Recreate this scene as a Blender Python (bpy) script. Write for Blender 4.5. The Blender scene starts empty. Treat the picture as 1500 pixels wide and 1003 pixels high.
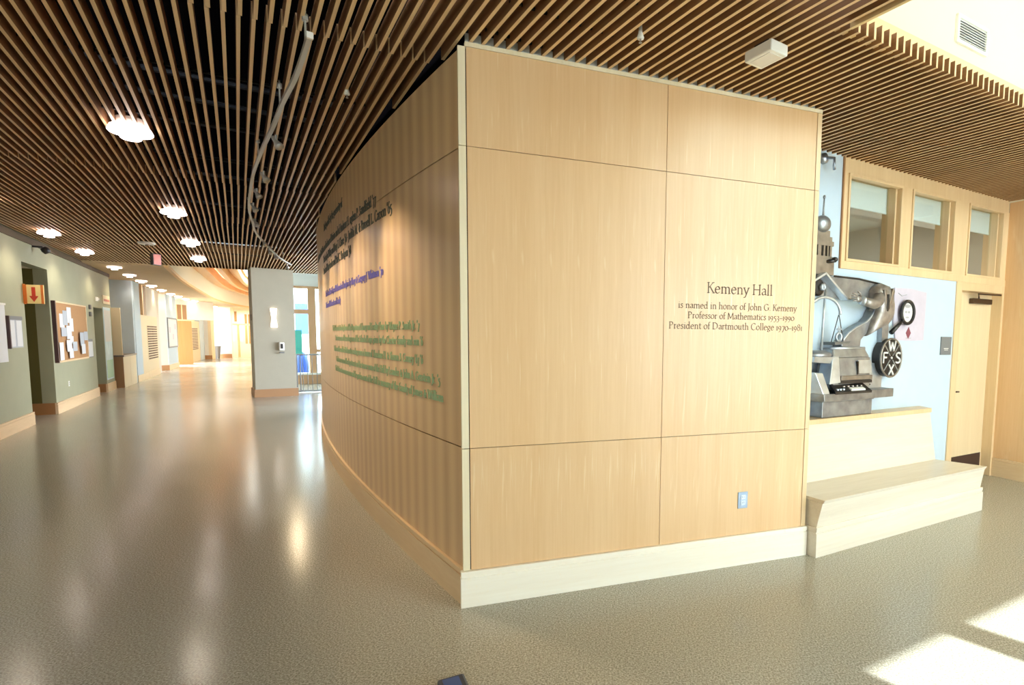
import bpy, math, random
from mathutils import Vector, Matrix
random.seed(7)
scene = bpy.context.scene
col = scene.collection
PI = math.pi
def rad(a): return math.radians(a)

# ------------------------------------------------------------------ camera
F_PX, CX, CY = 810.0, 888.97, 562.61           # for a 1500 x 1003 frame
PITCH, ROLL, CAM_H = 0.0854125, 0.0112856, 1.63352
cam = bpy.data.objects.new('camera', bpy.data.cameras.new('camera'))
col.objects.link(cam)
f_ = Vector((0, math.cos(PITCH), -math.sin(PITCH)))
u_ = Vector((0, math.sin(PITCH), math.cos(PITCH)))
x_ = Vector((1, 0, 0))
X_ = x_*math.cos(ROLL) + u_*math.sin(ROLL)
U_ = -x_*math.sin(ROLL) + u_*math.cos(ROLL)
m = Matrix((X_, U_, -f_)).transposed().to_4x4()
m.translation = (0, 0, CAM_H)
cam.matrix_world = m
cam.data.sensor_width = 36.0
cam.data.lens = 36.0*F_PX/1500.0
cam.data.shift_x = -(CX-750.0)/1500.0
cam.data.shift_y = (CY-501.5)/1500.0
cam.data.clip_start = 0.02
cam.data.clip_end = 400
scene.camera = cam

# ------------------------------------------------------------------ light and exposure
scene.view_settings.view_transform = 'Standard'
scene.view_settings.look = 'None'
scene.view_settings.gamma = 1.0
scene.view_settings.use_curve_mapping = False
scene.view_settings.exposure = 0.0
SKY = 24.0
SUN = 32.0
LAMP = 1.0
world = bpy.data.worlds.new('sky'); scene.world = world
world.use_nodes = True
bg = world.node_tree.nodes['Background']
bg.inputs[0].default_value = (0.84, 0.92, 1.0, 1)
bg.inputs[1].default_value = SKY
sun = bpy.data.objects.new('sun', bpy.data.lights.new('sun', 'SUN'))
col.objects.link(sun)
SUN_AZ, SUN_EL = rad(137.0), rad(32.3)
sd = Vector((math.sin(SUN_AZ)*math.cos(SUN_EL), math.cos(SUN_AZ)*math.cos(SUN_EL), math.sin(SUN_EL)))
sun.rotation_euler = sd.to_track_quat('Z', 'Y').to_euler()
sun.data.energy = SUN
sun.data.angle = rad(0.6)
sun.data.color = (1.0, 0.98, 0.94)
scene.cycles.use_denoising = True
scene.cycles.max_bounces = 10
scene.cycles.diffuse_bounces = 6
scene.cycles.transparent_max_bounces = 16
scene.cycles.sample_clamp_indirect = 6.0
scene.cycles.caustics_reflective = False
scene.cycles.caustics_refractive = False

# ------------------------------------------------------------------ frames of reference
class Frame:
    """s along the wall, t out of the wall into the room, z up."""
    def __init__(self, o, az):
        self.o = Vector((o[0], o[1], 0)); a = rad(az)
        self.d = Vector((math.sin(a), math.cos(a), 0)); self.n = Vector((self.d.y, -self.d.x, 0)); self.az = az
    def __call__(self, s, t, z): return self.o + self.d*s + self.n*t + Vector((0, 0, z))
    def st(self, p):
        q = Vector((p[0], p[1], 0)) - self.o
        return q.dot(self.d), q.dot(self.n)
FW = Frame((-0.809, 3.227), 69.506)        # front panel wall, s=0 at the first reveal
AL = Frame((4.708, 6.657), 59.41)          # alcove wall, s=0 in its right corner
LW = Frame((-9.084, 8.176), -33.34)        # green wall of the hall
SL = Frame((0, 0), -33.68)                 # slat direction: s along a slat, t across
CC, CR = Vector((27.36, 26.091, 0)), 36.30 # centre and radius of the curved wall
TH0 = -2.46014819
def CW(u, t, z):                           # along the curved wall from its near corner
    th = TH0 - u/CR
    return CC + Vector((math.cos(th), math.sin(th), 0))*(CR+t) + Vector((0, 0, z))

# ------------------------------------------------------------------ materials
MATS = {}
def new_mat(name):
    m = bpy.data.materials.new(name); m.use_nodes = True
    nt = m.node_tree; return m, nt, nt.nodes['Principled BSDF']
def srgb(r, g, b):
    f = lambda c: (c/255/12.92 if c/255 <= 0.04045 else ((c/255+0.055)/1.055)**2.4)
    return (f(r), f(g), f(b), 1)
def plain(name, rgb, rough=0.5, metal=0.0, noise=0.0, nscale=20, bump=0.0, spec=0.5, coat=0.0):
    m, nt, b = new_mat(name)
    c = srgb(*rgb)
    b.inputs['Base Color'].default_value = c
    b.inputs['Roughness'].default_value = rough
    b.inputs['Metallic'].default_value = metal
    b.inputs['Specular IOR Level'].default_value = spec
    b.inputs['Coat Weight'].default_value = coat
    if noise or bump:
        geo = nt.nodes.new('ShaderNodeNewGeometry')
        n = nt.nodes.new('ShaderNodeTexNoise'); n.inputs['Scale'].default_value = nscale; n.inputs['Detail'].default_value = 5
        nt.links.new(geo.outputs['Position'], n.inputs['Vector'])
        if noise:
            r = nt.nodes.new('ShaderNodeValToRGB')
            r.color_ramp.elements[0].position = 0.3; r.color_ramp.elements[1].position = 0.7
            r.color_ramp.elements[0].color = [v*(1-noise) for v in c[:3]]+[1]
            r.color_ramp.elements[1].color = [min(1, v*(1+noise)) for v in c[:3]]+[1]
            nt.links.new(n.outputs['Fac'], r.inputs['Fac']); nt.links.new(r.outputs['Color'], b.inputs['Base Color'])
        if bump:
            bp = nt.nodes.new('ShaderNodeBump'); bp.inputs['Strength'].default_value = bump; bp.inputs['Distance'].default_value = 0.01
            nt.links.new(n.outputs['Fac'], bp.inputs['Height']); nt.links.new(bp.outputs['Normal'], b.inputs['Normal'])
    MATS[name] = m; return m
def wood(name, rgb1, rgb2, mode='v', az=0.0, rough=0.35, fine=60.0, flame=0.0, tint=0.06, stripes=0.0, flecks=0.0):
    """veneer: mode v = grain runs up, h = grain runs along the azimuth az, o = along local Y."""
    m, nt, b = new_mat(name); N = nt.nodes.new; L = nt.links.new
    if mode == 'o':
        src = N('ShaderNodeTexCoord').outputs['Object']
    else:
        src = N('ShaderNodeNewGeometry').outputs['Position']
    info = N('ShaderNodeObjectInfo')
    rot = N('ShaderNodeMapping'); rot.vector_type = 'POINT'
    rot.inputs['Rotation'].default_value = (0, 0, rad(az) if mode == 'h' else 0)
    L(src, rot.inputs['Vector'])
    add = N('ShaderNodeVectorMath'); add.operation = 'ADD'; L(rot.outputs[0], add.inputs[0])
    mul = N('ShaderNodeMath'); mul.operation = 'MULTIPLY'; mul.inputs[1].default_value = 37.0
    L(info.outputs['Random'], mul.inputs[0]); L(mul.outputs[0], add.inputs[1])
    sc = N('ShaderNodeVectorMath'); sc.operation = 'MULTIPLY'; L(add.outputs[0], sc.inputs[0])
    sc.inputs[1].default_value = {'v': (1, 1, 0.035), 'h': (1, 0.05, 1), 'o': (1, 0.05, 1)}[mode]
    n1 = N('ShaderNodeTexNoise'); n1.inputs['Scale'].default_value = fine; n1.inputs['Detail'].default_value = 6; n1.inputs['Roughness'].default_value = 0.6
    L(sc.outputs[0], n1.inputs['Vector'])
    n2 = N('ShaderNodeTexNoise'); n2.inputs['Scale'].default_value = 5.0; n2.inputs['Detail'].default_value = 3; n2.inputs['Distortion'].default_value = 0.6
    L(sc.outputs[0], n2.inputs['Vector'])
    mx = N('ShaderNodeMath'); mx.operation = 'ADD'
    h1 = N('ShaderNodeMath'); h1.operation = 'MULTIPLY'; h1.inputs[1].default_value = 0.45; L(n1.outputs['Fac'], h1.inputs[0])
    h2 = N('ShaderNodeMath'); h2.operation = 'MULTIPLY'; h2.inputs[1].default_value = 0.55; L(n2.outputs['Fac'], h2.inputs[0])
    L(h1.outputs[0], mx.inputs[0]); L(h2.outputs[0], mx.inputs[1])
    fac = mx.outputs[0]
    ramp = N('ShaderNodeValToRGB')
    ramp.color_ramp.elements[0].position = 0.33; ramp.color_ramp.elements[1].position = 0.67
    ramp.color_ramp.elements[0].color = srgb(*rgb1); ramp.color_ramp.elements[1].color = srgb(*rgb2)
    L(fac, ramp.inputs['Fac'])
    colr = ramp.outputs['Color']
    def mixcol(kind, fac_socket, a, bcol):
        x = N('ShaderNodeMix'); x.data_type = 'RGBA'; x.blend_type = kind
        if isinstance(fac_socket, float): x.inputs[0].default_value = fac_socket
        else: L(fac_socket, x.inputs[0])
        L(a, x.inputs[6])
        if isinstance(bcol, tuple): x.inputs[7].default_value = bcol
        else: L(bcol, x.inputs[7])
        return x.outputs[2]
    if flame:                                        # pale figured ticks of maple, repeated leaf by leaf
        dv = N('ShaderNodeVectorMath'); dv.operation = 'DOT_PRODUCT'; dv.inputs[1].default_value = (0.937, 0.350, 0); L(src, dv.inputs[0])
        zz = N('ShaderNodeSeparateXYZ'); L(src, zz.inputs[0])
        dd_ = N('ShaderNodeMath'); dd_.operation = 'DIVIDE'; dd_.inputs[1].default_value = 0.178; L(dv.outputs['Value'], dd_.inputs[0])
        fl = N('ShaderNodeMath'); fl.operation = 'FLOOR'; L(dd_.outputs[0], fl.inputs[0])
        fr = N('ShaderNodeMath'); fr.operation = 'FRACT'; L(dd_.outputs[0], fr.inputs[0])
        m1 = N('ShaderNodeMath'); m1.operation = 'MULTIPLY_ADD'; m1.inputs[1].default_value = 2.6; L(fr.outputs[0], m1.inputs[0])
        m0 = N('ShaderNodeMath'); m0.operation = 'MULTIPLY'; m0.inputs[1].default_value = 0.06; L(fl.outputs[0], m0.inputs[0]); L(m0.outputs[0], m1.inputs[2])
        m2 = N('ShaderNodeMath'); m2.operation = 'MULTIPLY'; m2.inputs[1].default_value = 0.7 if mode != 'h' else 9.0; L(zz.outputs[2], m2.inputs[0])
        m4 = N('ShaderNodeMath'); m4.operation = 'MULTIPLY'; m4.inputs[1].default_value = 13.0; L(info.outputs['Random'], m4.inputs[0])
        cb = N('ShaderNodeCombineXYZ'); L(m1.outputs[0], cb.inputs[0]); L(m4.outputs[0], cb.inputs[1]); L(m2.outputs[0], cb.inputs[2])
        n3 = N('ShaderNodeTexNoise'); n3.inputs['Scale'].default_value = 3.4; n3.inputs['Detail'].default_value = 2.5; n3.inputs['Distortion'].default_value = 0.4
        L(cb.outputs[0], n3.inputs['Vector'])
        r3 = N('ShaderNodeValToRGB'); e = r3.color_ramp.elements
        e[0].position = 0.625; e[0].color = (0, 0, 0, 1); e[1].position = 0.76; e[1].color = (flame, flame, flame, 1)
        L(n3.outputs['Fac'], r3.inputs['Fac'])
        colr = mixcol('MIX', r3.outputs['Color'], colr, srgb(250, 234, 200))
    if stripes:                                      # book-matched veneer leaves along the UV u axis
        uv = N('ShaderNodeUVMap'); sp = N('ShaderNodeSeparateXYZ'); L(uv.outputs[0], sp.inputs[0])
        ad = N('ShaderNodeMath'); ad.operation = 'MULTIPLY'; ad.inputs[1].default_value = 2*PI/0.185; L(sp.outputs[0], ad.inputs[0])
        nn = N('ShaderNodeTexNoise'); nn.inputs['Scale'].default_value = 2.0; L(sc.outputs[0], nn.inputs['Vector'])
        nm = N('ShaderNodeMath'); nm.operation = 'MULTIPLY_ADD'; nm.inputs[1].default_value = 2.2; L(nn.outputs['Fac'], nm.inputs[0]); L(ad.outputs[0], nm.inputs[2])
        si = N('ShaderNodeMath'); si.operation = 'SINE'; L(nm.outputs[0], si.inputs[0])
        mr = N('ShaderNodeMapRange'); mr.inputs[1].default_value = -1; mr.inputs[2].default_value = 1; mr.inputs[3].default_value = 0; mr.inputs[4].default_value = stripes
        L(si.outputs[0], mr.inputs[0])
        colr = mixcol('MIX', mr.outputs[0], colr, srgb(243, 216, 168))
    if tint:
        hs = N('ShaderNodeHueSaturation'); L(colr, hs.inputs['Color'])
        tr = N('ShaderNodeMapRange'); tr.inputs[3].default_value = 1-tint; tr.inputs[4].default_value = 1+tint
        L(info.outputs['Random'], tr.inputs[0]); L(tr.outputs[0], hs.inputs['Value']); colr = hs.outputs['Color']
    L(colr, b.inputs['Base Color'])
    b.inputs['Roughness'].default_value = rough
    bp = N('ShaderNodeBump'); bp.inputs['Strength'].default_value = 0.03; bp.inputs['Distance'].default_value = 0.004
    L(n1.outputs['Fac'], bp.inputs['Height']); L(bp.outputs['Normal'], b.inputs['Normal'])
    MATS[name] = m; return m
def glow(name, rgb, strength):
    m, nt, b = new_mat(name)
    b.inputs['Base Color'].default_value = srgb(*rgb)
    b.inputs['Emission Color'].default_value = srgb(*rgb)
    b.inputs['Emission Strength'].default_value = strength
    MATS[name] = m; return m
def glass(name, tint=(235, 245, 245), refl=0.12, rough=0.0):
    m = bpy.data.materials.new(name); m.use_nodes = True; nt = m.node_tree
    for n in list(nt.nodes): nt.nodes.remove(n)
    o = nt.nodes.new('ShaderNodeOutputMaterial'); t = nt.nodes.new('ShaderNodeBsdfTransparent'); g = nt.nodes.new('ShaderNodeBsdfGlossy')
    mx = nt.nodes.new('ShaderNodeMixShader'); t.inputs[0].default_value = srgb(*tint); g.inputs['Roughness'].default_value = rough
    lw = nt.nodes.new('ShaderNodeLayerWeight'); lw.inputs[0].default_value = 0.5
    pw = nt.nodes.new('ShaderNodeMath'); pw.operation = 'POWER'; pw.inputs[1].default_value = 4.0
    mr = nt.nodes.new('ShaderNodeMapRange'); mr.inputs[3].default_value = 0.035; mr.inputs[4].default_value = 0.75
    nt.links.new(lw.outputs['Facing'], pw.inputs[0]); nt.links.new(pw.outputs[0], mr.inputs[0])
    nt.links.new(mr.outputs[0], mx.inputs[0]); nt.links.new(t.outputs[0], mx.inputs[1]); nt.links.new(g.outputs[0], mx.inputs[2]); nt.links.new(mx.outputs[0], o.inputs[0])
    MATS[name] = m; return m

wood('maple_panel', (222, 181, 134), (233, 197, 154), 'v', rough=0.34, flame=0.35, tint=0.03)
wood('maple_curved', (204, 165, 123), (217, 180, 138), 'v', rough=0.28, flame=0.0, tint=0.02, stripes=0.48)
wood('maple_solid', (236, 220, 186), (246, 234, 206), 'v', rough=0.36, tint=0.02)
wood('maple_base', (244, 234, 216), (251, 244, 230), 'h', 69.5, rough=0.36, flame=0.3, tint=0.02)
wood('maple_bench', (220, 208, 190), (233, 224, 208), 'h', 59.4, rough=0.26, flame=0.5, tint=0.03)
wood('maple_trim', (220, 188, 144), (232, 204, 162), 'v', rough=0.36, tint=0.02)
wood('maple_left_base', (222, 190, 148), (234, 206, 168), 'h', -33.3, rough=0.36, tint=0.02)
wood('maple_door', (224, 198, 158), (236, 214, 178), 'v', rough=0.36, flame=0.4, tint=0.02)
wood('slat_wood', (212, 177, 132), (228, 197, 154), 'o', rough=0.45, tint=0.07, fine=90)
wood('slat_shade', (122, 84, 52), (146, 104, 66), 'o', rough=0.6, tint=0.07, fine=90)  # same wood as the bottoms, darkened for the shade between slats
wood('beam_wood', (206, 156, 98), (224, 178, 120), 'h', -33.0, rough=0.4, tint=0.05)
wood('brown_door', (176, 122, 66), (194, 140, 82), 'v', rough=0.4)
plain('core_dark', (92, 62, 36), 0.9, spec=0.1)
plain('plenum_black', (16, 14, 16), 0.95, spec=0.0)
plain('rail_black', (12, 11, 12), 0.7)
plain('conduit_grey', (44, 46, 52), 0.5, 0.6)
plain('track_metal', (190, 190, 188), 0.4, 0.5)
plain('angle_metal', (190, 190, 186), 0.5, 0.3)
plain('lettering_grey', (112, 88, 66), 0.6)
plain('lettering_black', (78, 80, 70), 0.5)
plain('lettering_blue', (132, 124, 218), 0.45)
plain('lettering_green', (166, 192, 150), 0.45)
plain('white_wall', (198, 214, 228), 0.7, noise=0.02, nscale=6)
plain('cream_wall', (240, 233, 216), 0.75)
plain('lightwell_cream', (222, 210, 184), 0.75)
plain('fascia_beige', (226, 198, 148), 0.6)
plain('green_wall', (164, 165, 138), 0.6, noise=0.03, nscale=3)
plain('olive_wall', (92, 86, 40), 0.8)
plain('grey_wall', (224, 216, 206), 0.75, noise=0.02, nscale=5)
plain('pillar_grey', (170, 165, 149), 0.75, noise=0.02, nscale=5)
plain('soffit_tan', (200, 172, 132), 0.6, noise=0.03, nscale=3)
plain('soffit_edge', (235, 190, 130), 0.5)
plain('brown_base', (170, 120, 76), 0.45)
plain('white_plastic', (238, 238, 234), 0.4)
plain('grey_plastic', (120, 122, 126), 0.5)
plain('dark_plastic', (44, 40, 40), 0.45)
plain('bronze_metal', (88, 70, 56), 0.35, 0.8)
plain('kick_bronze', (78, 58, 52), 0.42, 0.5)
plain('steel', (170, 176, 186), 0.32, 1.0)
plain('steel_plate', (150, 165, 185), 0.4, 0.4)
plain('relief_metal', (156, 158, 162), 0.38, 0.75, noise=0.25, nscale=9, bump=0.15)
plain('relief_light', (204, 212, 222), 0.34, 0.8, noise=0.15, nscale=9, bump=0.1)
plain('relief_dark', (62, 58, 56), 0.4, 0.7, noise=0.25, nscale=12)
plain('relief_jacket', (160, 152, 146), 0.42, 0.6, noise=0.3, nscale=14, bump=0.3)
plain('relief_copper', (148, 138, 128), 0.4, 0.7, noise=0.2, nscale=12)
plain('poster_lilac', (206, 196, 212), 0.5, noise=0.05, nscale=10)
plain('poster_red', (140, 70, 84), 0.5)
plain('lens_white', (232, 230, 228), 0.2)
plain('lens_grey', (170, 168, 172), 0.4)
plain('cork', (186, 142, 98), 0.9, noise=0.12, nscale=60)
plain('paper_white', (228, 230, 232), 0.8)
plain('paper_blue', (190, 196, 204), 0.8)
plain('frame_dark', (70, 40, 40), 0.4)
plain('sign_orange', (214, 120, 52), 0.5)
plain('sign_pale', (240, 214, 150), 0.5)
plain('sign_red', (196, 60, 40), 0.5)
plain('exit_red', (205, 110, 95), 0.4)
plain('blind_white', (238, 243, 246), 0.8)
plain('office_wall', (176, 177, 170), 0.9)
plain('bin_grey', (112, 110, 108), 0.5)
plain('counter_top', (120, 105, 95), 0.3)
plain('counter_side', (166, 126, 90), 0.5)
plain('louver_dark', (96, 58, 34), 0.6)
plain('cream_panel', (232, 214, 182), 0.5)
plain('poster_cyan', (206, 232, 246), 0.4, noise=0.1, nscale=4)
plain('poster_green', (170, 214, 190), 0.4)
plain('curtain_dark', (92, 78, 60), 0.7)
plain('curtain_brown', (150, 112, 76), 0.7)
plain('blue_case', (34, 44, 62), 0.35)
plain('blue_case_light', (50, 80, 140), 0.3)
plain('teal_board', (20, 110, 104), 0.5)
plain('blue_cloth', (20, 60, 140), 0.5)
plain('snow_ground', (220, 225, 228), 0.9)
plain('pale_building', (214, 226, 235), 0.8)
plain('book_mix', (90, 100, 110), 0.7)
plain('window_tan', (190, 150, 112), 0.5)
glow('lamp_glow', (255, 240, 236), 9.0)
glow('spot_glow', (255, 236, 210), 14.0)
glow('sconce_glow', (255, 246, 236), 4.0)
def translucent(name, rgb):
    m = bpy.data.materials.new(name); m.use_nodes = True; nt = m.node_tree
    for n in list(nt.nodes): nt.nodes.remove(n)
    o = nt.nodes.new('ShaderNodeOutputMaterial'); t = nt.nodes.new('ShaderNodeBsdfTranslucent'); t.inputs[0].default_value = srgb(*rgb)
    nt.links.new(t.outputs[0], o.inputs[0]); MATS[name] = m
translucent('skylight_sheet', (186, 184, 178))
glass('clear_glass')
glass('tinted_glass', (226, 232, 232))
glass('office_glass', (247, 250, 248))

def floor_material():
    m, nt, b = new_mat('speckled_floor'); N = nt.nodes.new; L = nt.links.new
    g = N('ShaderNodeNewGeometry')
    n = N('ShaderNodeTexNoise'); n.inputs['Scale'].default_value = 105; n.inputs['Detail'].default_value = 3; n.inputs['Roughness'].default_value = 0.7
    L(g.outputs['Position'], n.inputs['Vector'])
    v = N('ShaderNodeTexVoronoi'); v.inputs['Scale'].default_value = 110; L(g.outputs['Position'], v.inputs['Vector'])
    r = N('ShaderNodeValToRGB'); e = r.color_ramp.elements
    e[0].position = 0.32; e[0].color = srgb(120, 115, 103); e[1].position = 0.68; e[1].color = srgb(210, 206, 196)
    k = e.new(0.5); k.color = srgb(167, 162, 149)
    L(n.outputs['Fac'], r.inputs['Fac'])
    mx = N('ShaderNodeMix'); mx.data_type = 'RGBA'; mx.blend_type = 'MULTIPLY'; mx.inputs[0].default_value = 0.35
    L(r.outputs['Color'], mx.inputs[6]); L(v.outputs['Color'], mx.inputs[7])
    hs = N('ShaderNodeHueSaturation'); hs.inputs['Saturation'].default_value = 0.9; hs.inputs['Value'].default_value = 1.0
    L(mx.outputs[2], hs.inputs['Color'])
    L(r.outputs['Color'], b.inputs['Base Color'])
    n2 = N('ShaderNodeTexNoise'); n2.inputs['Scale'].default_value = 1.3; L(g.outputs['Position'], n2.inputs['Vector'])
    mr = N('ShaderNodeMapRange'); mr.inputs[3].default_value = 0.15; mr.inputs[4].default_value = 0.23; L(n2.outputs['Fac'], mr.inputs[0]); L(mr.outputs[0], b.inputs['Roughness'])
    bp = N('ShaderNodeBump'); bp.inputs['Strength'].default_value = 0.03; bp.inputs['Distance'].default_value = 0.001
    L(n.outputs['Fac'], bp.inputs['Height']); L(bp.outputs['Normal'], b.inputs['Normal'])
    b.inputs['Specular IOR Level'].default_value = 0.32
    MATS['speckled_floor'] = m
floor_material()

# ------------------------------------------------------------------ mesh building
class MB:
    def __init__(self): self.v = []; self.f = []; self.uv = {}
    def add(self, vs, fs):
        k = len(self.v); self.v += [Vector(p) for p in vs]; self.f += [[k+i for i in q] for q in fs]
    def box(self, fr, s0, s1, t0, t1, z0, z1):
        P = [fr(s, t, z) for z in (z0, z1) for s, t in ((s0, t0), (s1, t0), (s1, t1), (s0, t1))]
        self.add(P, [(0, 1, 2, 3), (7, 6, 5, 4), (0, 4, 5, 1), (1, 5, 6, 2), (2, 6, 7, 3), (3, 7, 4, 0)]); return self
    def hexa(self, P): self.add(P, [(0, 1, 2, 3), (7, 6, 5, 4), (0, 4, 5, 1), (1, 5, 6, 2), (2, 6, 7, 3), (3, 7, 4, 0)]); return self
    def prism(self, a, b):
        n = len(a); self.add(list(a)+list(b), [list(range(n))[::-1], list(range(n, 2*n))]+[(i, (i+1) % n, n+(i+1) % n, n+i) for i in range(n)]); return self
    def plate(self, fr, poly, t0, t1):
        """a polygon given in (s, z) of a frame, thick from t0 to t1"""
        return self.prism([fr(s, t0, z) for s, z in poly], [fr(s, t1, z) for s, z in poly])
    def tube(self, path, r, seg=8, r1=None):
        path = [Vector(p) for p in path]; rings = []; n = len(path)
        for i, p in enumerate(path):
            d = (path[min(i+1, n-1)]-path[max(i-1, 0)]).normalized()
            a = d.orthogonal().normalized() if i == 0 else (prev - d*prev.dot(d)).normalized()
            prev = a; b = d.cross(a); rr = r if r1 is None else r+(r1-r)*i/max(1, n-1)
            rings.append([p+(a*math.cos(2*PI*k/seg)+b*math.sin(2*PI*k/seg))*rr for k in range(seg)])
        k0 = len(self.v); self.v += [q for R in rings for q in R]
        for i in range(n-1):
            for k in range(seg): self.f.append([k0+i*seg+k, k0+i*seg+(k+1) % seg, k0+(i+1)*seg+(k+1) % seg, k0+(i+1)*seg+k])
        self.f.append([k0+k for k in range(seg)][::-1]); self.f.append([k0+(n-1)*seg+k for k in range(seg)]); return self
    def lathe(self, c, axis, prof, seg=24):
        """prof = [(radius, height along axis)]"""
        c = Vector(c); ax = Vector(axis).normalized(); a = ax.orthogonal().normalized(); b = ax.cross(a)
        k0 = len(self.v)
        for r, h in prof:
            for k in range(seg): self.v.append(c+ax*h+(a*math.cos(2*PI*k/seg)+b*math.sin(2*PI*k/seg))*max(r, 1e-4))
        for i in range(len(prof)-1):
            for k in range(seg): self.f.append([k0+i*seg+k, k0+i*seg+(k+1) % seg, k0+(i+1)*seg+(k+1) % seg, k0+(i+1)*seg+k])
        self.f.append([k0+k for k in range(seg)][::-1]); self.f.append([k0+(len(prof)-1)*seg+k for k in range(seg)]); return self
    def grid(self, rows):
        """rows of equal length, closed as a sheet"""
        k0 = len(self.v); w = len(rows[0]); self.v += [Vector(p) for R in rows for p in R]
        for i in range(len(rows)-1):
            for j in range(w-1): self.f.append([k0+i*w+j, k0+i*w+j+1, k0+(i+1)*w+j+1, k0+(i+1)*w+j])
        return self
    def ellipsoid(self, c, rx, ry, rz, ax=(1, 0, 0), ay=(0, 1, 0), seg=16, rings=10):
        ax = Vector(ax); ay = Vector(ay); az = ax.cross(ay); c = Vector(c); rows = []
        for i in range(rings+1):
            ph = PI*i/rings
            rows.append([c+ax*rx*math.sin(ph)*math.cos(2*PI*k/seg)+ay*ry*math.sin(ph)*math.sin(2*PI*k/seg)+az*rz*math.cos(ph) for k in range(seg+1)])
        return self.grid(rows)
def base_of(vs):
    lo = [min(p[i] for p in vs) for i in range(3)]; hi = [max(p[i] for p in vs) for i in range(3)]
    return Vector(((lo[0]+hi[0])/2, (lo[1]+hi[1])/2, lo[2]))
def world_loc(o):
    p = Vector((0, 0, 0))
    while o is not None: p = p+Vector(o.location); o = o.parent
    return p
def obj(name, mb, mat, parent=None, bevel=0.0, smooth=False, uvfun=None, label=None, recalc=True):
    o0 = base_of(mb.v)
    me = bpy.data.meshes.new(name); me.from_pydata([p-o0 for p in mb.v], [], mb.f)
    if uvfun:
        uv = me.uv_layers.new(name='UVMap')
        for l in me.loops: uv.data[l.index].uv = uvfun(mb.v[l.vertex_index])
    if recalc:
        import bmesh
        b = bmesh.new(); b.from_mesh(me); bmesh.ops.recalc_face_normals(b, faces=b.faces); b.to_mesh(me); b.free()
    if smooth: me.polygons.foreach_set('use_smooth', [True]*len(me.polygons))
    me.materials.append(MATS[mat])
    o = bpy.data.objects.new(name, me); col.objects.link(o)
    if parent is not None: o.parent = parent; o.location = o0-world_loc(parent)
    else: o.location = o0
    if bevel:
        md = o.modifiers.new('edge', 'BEVEL'); md.width = bevel; md.segments = 2; md.limit_method = 'ANGLE'; md.angle_limit = rad(40)
    if label: o['label'] = label
    return o
def tag(o, label, cat, group=None):
    o['label'] = label; o['category'] = cat
    if group: o['group'] = group
    return o
def thing(name, loc, label, cat, group=None):
    o = bpy.data.objects.new(name, None); col.objects.link(o); o.location = Vector(loc); o.empty_display_size = 0.1
    return tag(o, label, cat, group)
def structure(o): o['kind'] = 'structure'; return o
def structure_root(name, loc=(0, 0, 0)):
    o = bpy.data.objects.new(name, None); col.objects.link(o); o.location = Vector(loc); o.empty_display_size = 0.1
    return structure(o)
def box(name, fr, s0, s1, t0, t1, z0, z1, mat, parent=None, **k): return obj(name, MB().box(fr, s0, s1, t0, t1, z0, z1), mat, parent, **k)
def lamp(name, kind, loc, energy, color, size=0.1, direction=(0, 0, -1), parent=None, **k):
    l = bpy.data.lights.new(name, kind); l.energy = energy; l.color = color
    if kind == 'AREA': l.shape = 'DISK'; l.size = size
    else: l.shadow_soft_size = size
    for a, v in k.items(): setattr(l, a, v)
    o = bpy.data.objects.new(name, l); col.objects.link(o)
    o.rotation_euler = (-Vector(direction)).to_track_quat('Z', 'Y').to_euler()
    o.location = Vector(loc)-(world_loc(parent) if parent is not None else Vector((0, 0, 0)))
    if parent is not None: o.parent = parent
    return o

# ================================================================== the setting
Z_SLAT = 3.265
W_TOP = 3.235
# floor: one slab with a real thickness
mb = MB(); mb.prism([Vector((x, y, -0.2)) for x, y in ((-45, -9), (14, -9), (14, 48), (-45, 48))], [Vector((x, y, 0)) for x, y in ((-45, -9), (14, -9), (14, 48), (-45, 48))])
structure(obj('floor', mb, 'speckled_floor'))

# ------------------------------------------------ front wall of maple panels
wf = structure_root('wall_front', FW(1.22, 0, 0))
S_END = 2.482
box('core', FW, -0.03, S_END-0.005, -0.16, -0.012, 0, W_TOP-0.004, 'core_dark', wf)
ROWS = [(0.224, 0.9640), (0.9680, 2.6970), (2.7010, W_TOP)]
for z0, z1 in ROWS:
    box('panel', FW, 0.004, 1.2555, -0.012, 0, z0, z1, 'maple_panel', wf)
    box('panel', FW, 1.2595, 2.439, -0.012, 0, z0, z1, 'maple_panel', wf)
    box('corner_post', FW, -0.043, -0.002, -0.03, 0.002, z0, z1, 'maple_solid', wf, bevel=0.001)
    box('corner_post', FW, 2.4435, S_END, -0.03, 0.002, z0, z1, 'maple_trim', wf, bevel=0.001)
box('metal_angle', FW, 0.0, 2.42, -0.03, -0.006, W_TOP+0.026, Z_SLAT+0.045, 'angle_metal', wf)
box('top_cap', FW, -0.004, 2.482, -0.03, 0.003, W_TOP+0.002, W_TOP+0.026, 'maple_solid', wf)
bb = structure_root('baseboard_front', FW(1.22, 0, 0))
box('base_board', FW, -0.060, 2.488, -0.02, 0.022, 0, 0.183, 'maple_base', bb, bevel=0.002)
box('base_groove', FW, -0.054, 2.486, -0.02, 0.015, 0.183, 0.192, 'maple_base', bb)
box('base_cap', FW, -0.058, 2.488, -0.02, 0.020, 0.192, 0.222, 'maple_base', bb, bevel=0.003)

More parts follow.
